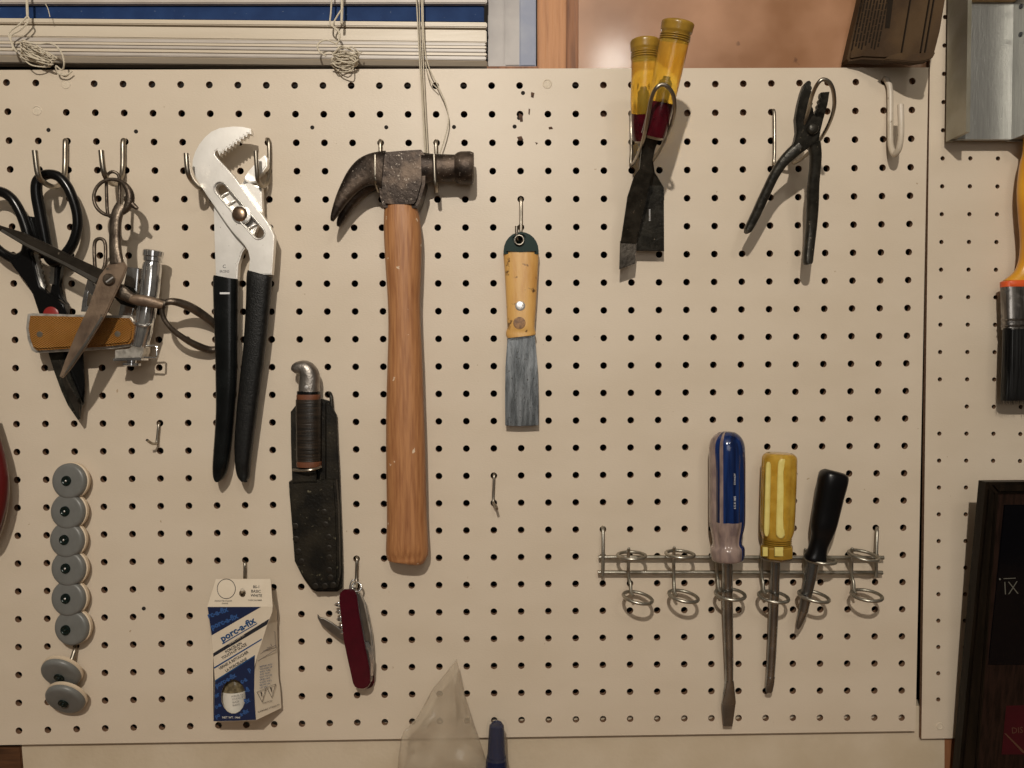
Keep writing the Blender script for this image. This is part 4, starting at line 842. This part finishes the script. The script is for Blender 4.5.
# blue
SB = thing('screwdriver', 'large flat screwdriver with fluted blue and clear handle', 'screwdriver', W(727, 556, 26))
bs = [(726.5, 431.3, 27, 3, 3), (726.5, 432.5, 27, 8, 7), (726.6, 436, 27, 13, 11.5), (726.7, 442, 27, 16.6, 14.4), (726.9, 452, 27, 17.9, 15.6), (727, 480, 27, 18, 15.8), (727, 510, 27, 18, 15.8), (727, 524, 27, 17.6, 15.4), (727, 536, 27, 15.2, 13.2), (727.2, 544, 27, 14.6, 12.8), (727.4, 548, 27, 17, 14.6), (727.5, 557, 27, 16.6, 14.4), (727.6, 560, 27, 14.8, 12.8), (727.6, 561, 27, 11, 10)]
fb = flute(8, .11, .30, .74)
bm = loft(bs, n=64, prof=lambda a, t: fb(a + .2, t), sub=3)
ax = W(727, 500, 27)
me_o = obj('handle', bm, ['clear', 'blueclear'], SB, 60)
for p in me_o.data.polygons:
    c = Vector(p.center); tz = (W(726.5, 431, 27).z - c.z - WC[me_o].z) / (W(726.5, 431, 27).z - W(727.6, 561, 27).z); x = c.x + WC[me_o].x - (W(726.5, 431, 27).x * (1 - tz) + W(727.6, 561, 27).x * tz); y = c.y + WC[me_o].y - ax.y; z = c.z
    ang = math.degrees(math.atan2(y, x))
    zz = c.z + WC[me_o].z
    low = zz < W(727, 520, 27).z
    if -117 < ang < 60 and not (low and ang < -50): p.material_index = 1
    if -146 < ang < -128 and not low: p.material_index = 1
text('STANLEY', 735.5, 484.8, 44.0, 1.5, 90, 'pale_print', SB, xs=1.3, bold=.02); text('6 5 X 18/5', 735.8, 509, 44.0, 1.9, 90, 'pale_print', SB, xs=1.1, bold=.03)
obj('shaft', loft([(727.2, 540, 26, 5.4, 4.8), (727.6, 600, 22, 5.3, 4.8), (728.8, 650, 17, 4.6, 4.2), (729.3, 682, 13.5, 4.0, 3.7)], n=20, sub=2), 'shaft', SB, 50)
obj('flat_tip', loft([(729.3, 680, 13.6, 4.0, 3.7), (729.2, 690, 12.6, 5.4, 3.0), (728.8, 701, 11.4, 7.0, 2.0), (728.4, 706, 10.8, 6.9, 1.6), (728.0, 722, 9.2, 5.2, .8), (727.8, 726, 8.8, 4.8, .5)], n=16, e=4, sub=2), 'shaft', SB, 40)
# yellow
SY = thing('screwdriver', 'screwdriver with fluted yellow amber handle and pale stripes', 'screwdriver', W(777, 556, 26))
ysx = [(779.7 - (q[1] - 453) * .034,) + q[1:] for q in [(780, 453, 27, 11, 9.5), (779.8, 453.8, 27, 14, 12.5), (779.6, 456.5, 27, 16.4, 14.2), (779.4, 462, 27, 17.2, 15), (778.6, 490, 27, 17.2, 15), (777.6, 525, 27, 16.8, 14.8), (777, 534, 27, 15.4, 13.6), (776.9, 538, 27, 13.8, 12.2)]]
obj('handle', loft(ysx, n=48, prof=flute(6, .05, .2, .95), sub=3), 'yellowclear', SY, 60)
for dx, wd, top, bot in ((3.6, 4.8, 459, 538), (-10.6, 2.8, 462, 536), (12.6, 1.6, 464, 533)):
    d = [(779.2 + dx - (y - 459) * .028, y, 27 + 14.6 * math.sqrt(max(.05, 1 - (dx / 17.2) ** 2)) - .6, wd * k, 1.3) for y, k in ((top, .4), (top + 2, .8), (top + 8, 1), ((top + bot) / 2, 1), (bot - 8, 1), (bot - 2, .8), (bot, .4))]
    obj('pale_flute', loft(d, n=14, sub=2), 'paleyellow', SY, 60)
for k in range(4):
    y = 538.6 + k * 2; obj('thread_ring', loft([(776.8, y - .9, 27, 13, 11.4), (776.8, y, 27, 14.6, 12.8), (776.8, y + .9, 27, 13, 11.4)], n=28), 'ambercap', SY, 60)
obj('collar', loft([(776.7, 545, 27, 15.5, 13.6), (776.7, 546.5, 27, 16.6, 14.6), (776.6, 556, 27, 16.4, 14.4), (776.5, 560, 27, 10, 9), (776.5, 561, 27, 7, 6)], n=8, e=2), 'ambercap', SY, 20)
for dx, wd in ((2.6, 4.2), (-11.2, 2.4)):
    obj('pale_flute', plate([(776.6 + dx - wd, 547.4), (776.6 + dx + wd, 547.4), (776.6 + dx + wd, 556.4), (776.6 + dx - wd, 556.4)], 27 + (14.6 if dx > 0 else 11.4), 1.5, .3), 'paleyellow', SY, 40)
obj('shaft', loft([(776, 545, 26, 4.6, 4.2), (774.3, 600, 23, 4.5, 4.2), (772, 650, 18, 4.4, 4), (770.4, 678, 15, 4.2, 3.4)], n=20, sub=2), 'shaft', SY, 50)
obj('flat_tip', loft([(770.4, 676, 15.2, 4.2, 3.6), (769.8, 684, 14, 4.2, 2.4), (769.2, 691, 13, 3.6, 1.2), (769, 692.5, 12.8, 2.6, .8)], n=16, e=3), 'shaft', SY, 40)
# black
SK = thing('screwdriver', 'short screwdriver with leaning black handle, rightmost in the rack', 'screwdriver', W(814, 560, 24))
obj('handle', loft([(834.9, 471.2, 30, 9, 7), (834.6, 472.4, 30, 11.5, 9), (834, 475, 30, 13.4, 10.5), (832.4, 482, 30, 14, 11), (829.4, 496, 29, 13.2, 10.6), (826.2, 512, 28, 12.6, 10.2), (823.4, 526, 28, 11.8, 9.6), (821.4, 536, 27.4, 9.6, 8), (818.6, 545, 27, 8.4, 7.2), (816.6, 553, 26.6, 9, 7.8), (815.4, 558, 26.4, 10.6, 8.6), (815, 560, 26.3, 10, 8)], n=26, e=2.8, sub=3), 'blackgloss', SK, 50)
obj('shaft', loft([(814.6, 552, 26, 6.2, 5), (811.6, 570, 25, 6.1, 5), (808, 588, 24, 5.6, 4.8), (804.6, 605, 22.4, 4.8, 4.2), (803.4, 611, 21.8, 4.7, 4)], n=20, sub=2), 'shaft', SK, 50)
obj('flat_tip', loft([(803.4, 610, 21.9, 4.7, 4), (801.2, 618, 21, 4.2, 2.6), (798.6, 626, 20, 2.6, 1.3), (797.6, 629, 19.7, 1.2, .6)], n=14), 'shaft', SK, 40)

# ------------------------------------------------------------------ wrapped package, top right
PG = thing('wrapped_package', 'dark brown printed package standing above the top right corner of the pegboard', 'package', W(888, 62, 16))
bx = [(874, -60), (957, -60), (946, 0), (941, 30), (935.4, 52), (932, 57.8), (918, 60), (902, 57.6), (884, 59.2), (862, 58.2), (850, 60.4), (847.8, 58), (853.4, 34), (861.5, 0)]
hq = lambda x, y: 703.4 - 1.0 / (1 / 694.4 + (1 / 655.0 - 1 / 694.4) * (x - 845) / 85.0)
BB = obj('wrapper', plate(bx, hq, 13, 2.0), 'kraft', PG, 40)
obj('crumpled_fold', plate([(884, 59.6), (892, 55), (902, 52.4), (915, 53.8), (933.6, 51), (934.4, 55), (930, 59.4), (915, 62.2), (900, 60.6)], lambda x, y: hq(x, y) + 2, 5, 1.6, smooth=2), 'kraft', BB, 60)
for i, x0 in enumerate([861, 864.2, 867.4, 870.6, 873.8, 877, 880.2, 883.4, 886.6]):
    rnd = random.Random(i); y = -30
    while y < 50:
        L_ = rnd.uniform(3, 9)
        if y + L_ < 50: obj('print_line', plate([(x0 - .20 * y, y), (x0 + 1.5 - .20 * y, y), (x0 + 1.5 - .20 * (y + L_), y + L_), (x0 - .20 * (y + L_), y + L_)], lambda x, yy: hq(x, yy) + .35, .3, 0), 'kraftink', BB, 0)
        y += L_ + rnd.uniform(.8, 1.5)
obj('print_block', plate([(889, -10), (894.5, -10), (889.6, 28), (885, 28)], lambda x, yy: hq(x, yy) + .35, .3, 0), 'kraftink', BB, 0)
for xa in (912, 931, 935.4):
    obj('crease', plate([(xa, -10), (xa + 1, -10), (xa + 1 - 10.5, 52), (xa - 10.5, 52)], lambda x, y: hq(x, y) + 1.6, 1.5, 0), 'kraftink', BB, 0)

# ------------------------------------------------------------------ aluminium channel
AC = thing('mitre_box', 'long aluminium channel mitre box hanging at the top right corner', 'mitre box', W(985, 140, 3))
zb = W(985, 139.3, 15).z; zt = W(985, -70, 5).z
xl0 = W(945.8, 141.7, 7).x; xr0 = W(1011.3, 138, 15).x; xr1 = W(1024, 138, 0).x + .004
xl1 = xl0 + .0035
def prism(name, pts, m, z0, z1, bev=.0004):
    bm = bmesh.new(); vs = [bm.verts.new((x, y, z0)) for x, y in pts]; f = bm.faces.new(vs)
    ex = bmesh.ops.extrude_face_region(bm, geom=[f]); bmesh.ops.translate(bm, verts=[g for g in ex['geom'] if isinstance(g, bmesh.types.BMVert)], vec=(0, 0, z1 - z0))
    return obj(name, bm, m, AC, 30)
prism('floor_web', [(xl0 + .0012, -.011), (xr1 - .001, -.011), (xr1 - .001, -.015), (xl0 + .0012, -.015)], 'alu', zb, zt)
prism('side_wall', [(xl0, -.007), (xl0, -.037), (xl1, -.037), (xl1 + .0006, -.018), (xl1 + .002, -.015), (xl1 + .002, -.007)], 'alushade', zb, zt)
prism('side_wall', [(xr0, -.015), (xr0 + .0008, -.018), (xr0 + .001, -.037), (xr1, -.037), (xr1, -.007), (xr0, -.007)], 'alu', zb, zt)
prism('wood_strip', [(xl1 + .001, -.015), (xr0, -.015), (xr0, -.021), (xl1 + .001, -.021)], 'pine', W(985, 3.2, 13).z, W(985, -22, 9).z)
for y_, dy in ((13.5, 0), (41, 1)):
    obj('screw', lathe(Vector((xr0 + .0006, -.024, W(1000, y_, 10).z)), Vector((-1, 0, 0)), [(0, 2.2), (.6, 2), (.7, .6)], 12), 'ink', AC, 40)

# ------------------------------------------------------------------ paintbrush
PBR = thing('paintbrush', 'wide paintbrush with yellow handle and black bristles at the right edge', 'paintbrush', W(1032, 150, 20))
obj('handle', loft([(1034, 112, 20, 6, 4), (1034, 118, 20, 9, 6), (1034, 150, 20, 10, 7), (1033.5, 165, 20, 13, 8), (1033, 191, 20, 15, 8.5), (1033, 215, 20, 13.6, 8.5), (1033, 240, 20, 11.6, 8), (1033, 258, 20, 13, 8), (1032.6, 270, 20, 17, 7.6), (1032.4, 277, 20, 24, 7.4), (1032.2, 281.5, 20, 29.5, 7.4)], n=24, e=2.3, sub=3), 'brushhandle', PBR, 50)
obj('collar', loft([(1032, 280.5, 20, 29.5, 7.8), (1032, 281.5, 20, 31, 8.4), (1032, 286.5, 20, 31, 8.4), (1032, 287.5, 20, 29.5, 7.8)], n=32, e=3.2), 'orange', PBR, 40)
fe = obj('ferrule', loft([(1032, 286.5, 20, 30.6, 8), (1032, 320, 20, 29.6, 8), (1032, 329, 20, 29.4, 8)], n=32, e=3.4), 'ferrule', PBR, 40)
for y in (319.5, 325.5): obj('ferrule_bead', loft([(1032, y - 1.2, 20, 29.4, 8), (1032, y, 20, 30.3, 8.8), (1032, y + 1.2, 20, 29.4, 8)], n=32, e=3.4), 'ferrule', fe, 60)
obj('bristle_core', loft([(1032, 326, 20, 28.6, 7.4), (1032, 360, 20, 29.4, 7.6), (1032, 392, 20, 31, 6), (1032, 400, 20, 30.4, 4.5)], n=32, e=3.2, sub=3), 'bristle', PBR, 50)
bm = bmesh.new(); rnd = random.Random(4)
for k in range(420):
    u = rnd.uniform(-1, 1); v = rnd.uniform(-1, 1); x0 = 1032 + u * 28.5; h0 = 20 + 7.6 * abs(v) * (1 if rnd.random() < .8 else -1)
    stray = rnd.random() < .035 and u < 0
    dx = u * 2.5 + (rnd.uniform(-9, -2) if stray else rnd.uniform(-1, 1)); yl = 402 + rnd.uniform(-6, 3)
    sweep([W(x0, 328, h0), W(x0 + dx * .35, 365, h0 + .3), W(x0 + dx, yl, h0 - 2)], [.00028, .00026, .0001], False, 3, bm)
bo = obj('bristles', bm, 'bristle', PBR, 0); bo['kind'] = 'stuff'

# ------------------------------------------------------------------ wall clock plaque
CK = thing('wall_clock', 'dark framed clock plaque with a Roman numeral dial at bottom right', 'clock', W(1000, 490, 50))
hc = lambda x, y: 55 - (y - 481) * .115
def hck(k): return lambda x, y: hc(x, y) + k
xl = lambda y: 979.2 - (y - 481) * .0945      # outer left edge
Yb = 870
obj('backing', plate([(xl(484) + 14, 486), (1180, 486), (1180, Yb), (xl(Yb) + 14, Yb)], hck(-4), 8, 0), 'walnut', CK, 30)
F1 = obj('frame_side', plate([(xl(481) + 8.5, 482.5), (xl(494) + 19.5, 494), (xl(Yb) + 27, Yb), (xl(Yb) + 9, Yb)], hck(0), 12.5, 2.5), 'frame', CK, 40)
obj('frame_bead', plate([(xl(490) + 17.5, 493), (xl(494) + 21, 495), (xl(Yb) + 28.5, Yb), (xl(Yb) + 26, Yb)], hck(1.4), 4, .8), 'frame', F1, 40)
obj('frame_top', plate([(xl(481) + 8.5, 482.5), (1180, 481), (1180, 493), (xl(494) + 19.5, 494)], hck(.4), 12.5, 2.5), 'frame', CK, 40)
DL = obj('dial_panel', plate([(1004.6, 505), (1150, 504), (1150, 665), (988, 665.4), (996, 590)], hck(-2.6), 2, .5), 'dial', CK, 40)
text('IX', 1003.4, 594.8, hck(-2.4), 13.5, 3, 'dialprint', DL, 'numeral', xs=.86, bold=-.018)
obj('numeral_bar', plate([(1003.6, 578.4), (1015.6, 577.8), (1015.6, 578.5), (1003.6, 579.1)], hck(-2.2), .3, 0), 'dialprint', DL, 0)
obj('minute_dot', lathe(W(1000, 579.3, hc(1000, 579) - 2.4), FRONT, [(0, .9), (.3, .6)], 8), 'dialprint', DL)
MR = obj('maroon_card', plate([(1006.2, 705.6), (1100, 703), (1100, 754.6), (1001.6, 754.6), (1003.8, 728)], hck(-3), 1.2, .2), 'maroon', CK, 40)
obj('card_stripe', plate([(1004.4, 733.5), (1006, 733.5), (1026, 753), (1023, 753)], hck(-2.7), .3, 0), 'goldprint', MR, 0)
text('DIS', 1011.6, 733.5, hck(-2.8), 6, 4, 'goldprint', MR, xs=.95)

# ------------------------------------------------------------------ red handled tool, left edge
RT = thing('red_handled_tool', 'curved dark red tool handle cut off by the left edge', 'hand tool', W(-6, 440, 24))
obj('handle', loft([(-16, 412, 26, 7, 5), (-11, 432, 26, 8, 6), (-6, 455, 26, 9.5, 7), (-3, 478, 26, 10.5, 7), (-3, 500, 25, 9.5, 7), (-6, 520, 24, 8, 6), (-11, 538, 23, 6.5, 5), (-14, 545, 23, 3, 3)], n=20, sub=3), 'redhandle', RT, 50)
obj('metal_edge', tube([(-6, 425, 21), (2.5, 450, 21), (7.8, 478, 21), (7.4, 502, 20), (3.6, 522, 19), (-2, 538, 18)], 1.1, sub=4), 'steel', RT, 50)
obj('jaw', loft([(-17, 415, 24, 7, 5), (-30, 395, 24, 9, 5), (-48, 370, 24, 6, 3)], n=14, sub=3), 'blackmetal', RT, 50)

# ------------------------------------------------------------------ plastic bag
outl = [(456.8, 659), (459, 669), (463, 688), (467.5, 703), (473, 720), (480, 740.6), (488, 765.6), (492, 800), (492, 878)]
outr = [(456.4, 659.5), (449, 669), (441, 679), (433, 688), (425, 703), (417.5, 717), (402, 733), (398, 759), (396, 800), (398, 878)]
bm = bmesh.new(); rnd = random.Random(11); NR, NC = 34, 14; lay = []
for i in range(NR):
    t = i / (NR - 1); y = 659.5 + (876 - 659.5) * t
    a = np.interp(y, [p[1] for p in outr], [p[0] for p in outr]); b = np.interp(y, [p[1] for p in outl], [p[0] for p in outl])
    row = []
    for j in range(NC * 2):
        ang = 2 * math.pi * j / (NC * 2); u = math.cos(ang); v = math.sin(ang)
        fold = .8 * math.sin(u * 7 + y * .07) + .7 * math.sin(u * 13 - y * .05)
        from mathutils import noise as NZ
        cz = NZ.noise(Vector((u * 2.2, y * .045, v * 1.5))) * 9 + NZ.noise(Vector((u * 5, y * .11, v * 3 + 7))) * 4
        hh = 26 + cz * min(1, t * 4) + (11 * min(1, .1 + t * 3.0)) * v * math.sqrt(max(.02, 1 - u * u * .6)) + fold * (1 if 0 < i else 0) * min(1, t * 5) * 1.6
        row.append(W((a + b) / 2 + (b - a) / 2 * u, y, max(6, hh)))
    lay.append(row)
rings(bm, lay)
tag(obj('plastic_bag', bm, 'bag', None, 70), 'crumpled cloudy plastic bag rising to a point at bottom centre', 'plastic bag')

# ------------------------------------------------------------------ spray bottle
SBt = thing('spray_bottle', 'navy blue spray bottle with clear cap beside the plastic bag', 'bottle', W(497, 878, 26))
obj('body', loft([(496.5, 757, 26, 9.6, 8.6), (496.5, 760, 26, 10.6, 9.6), (496.5, 800, 26, 13, 12), (496.5, 874, 26, 13, 12), (496.5, 877, 26, 12, 11)], n=28, sub=2), 'sprayblue', SBt, 50)
obj('nozzle', loft([(496.6, 724.3, 26, 5.6, 5), (496.6, 725.6, 26, 7.4, 6.6), (496.6, 730, 26, 7.9, 7), (496.5, 744, 26, 8.7, 7.8), (496.5, 750, 26, 8.9, 8), (496.5, 751, 26, 9.2, 8.3), (496.5, 757, 26, 9.2, 8.3)], n=28), 'sprayblue', SBt, 45)
obj('nozzle_button', lathe(W(496.8, 724.8, 26), Vector((0, -.25, 1)), [(0, 5.2), (.8, 5.0), (1.2, 4.2), (.4, 3.6), (.4, .5)], 24), 'sprayblue', SBt, 40)
obj('clear_cap', loft([(496.8, 721.6, 26, 7, 6), (496.8, 722.8, 26, 9.8, 8.8), (496.8, 727, 26, 11, 10), (496.8, 755, 26, 11.6, 10.6), (496.8, 757.5, 26, 11.6, 10.6)], n=30), 'capclear', SBt, 45)
print('objects', len(bpy.data.objects))
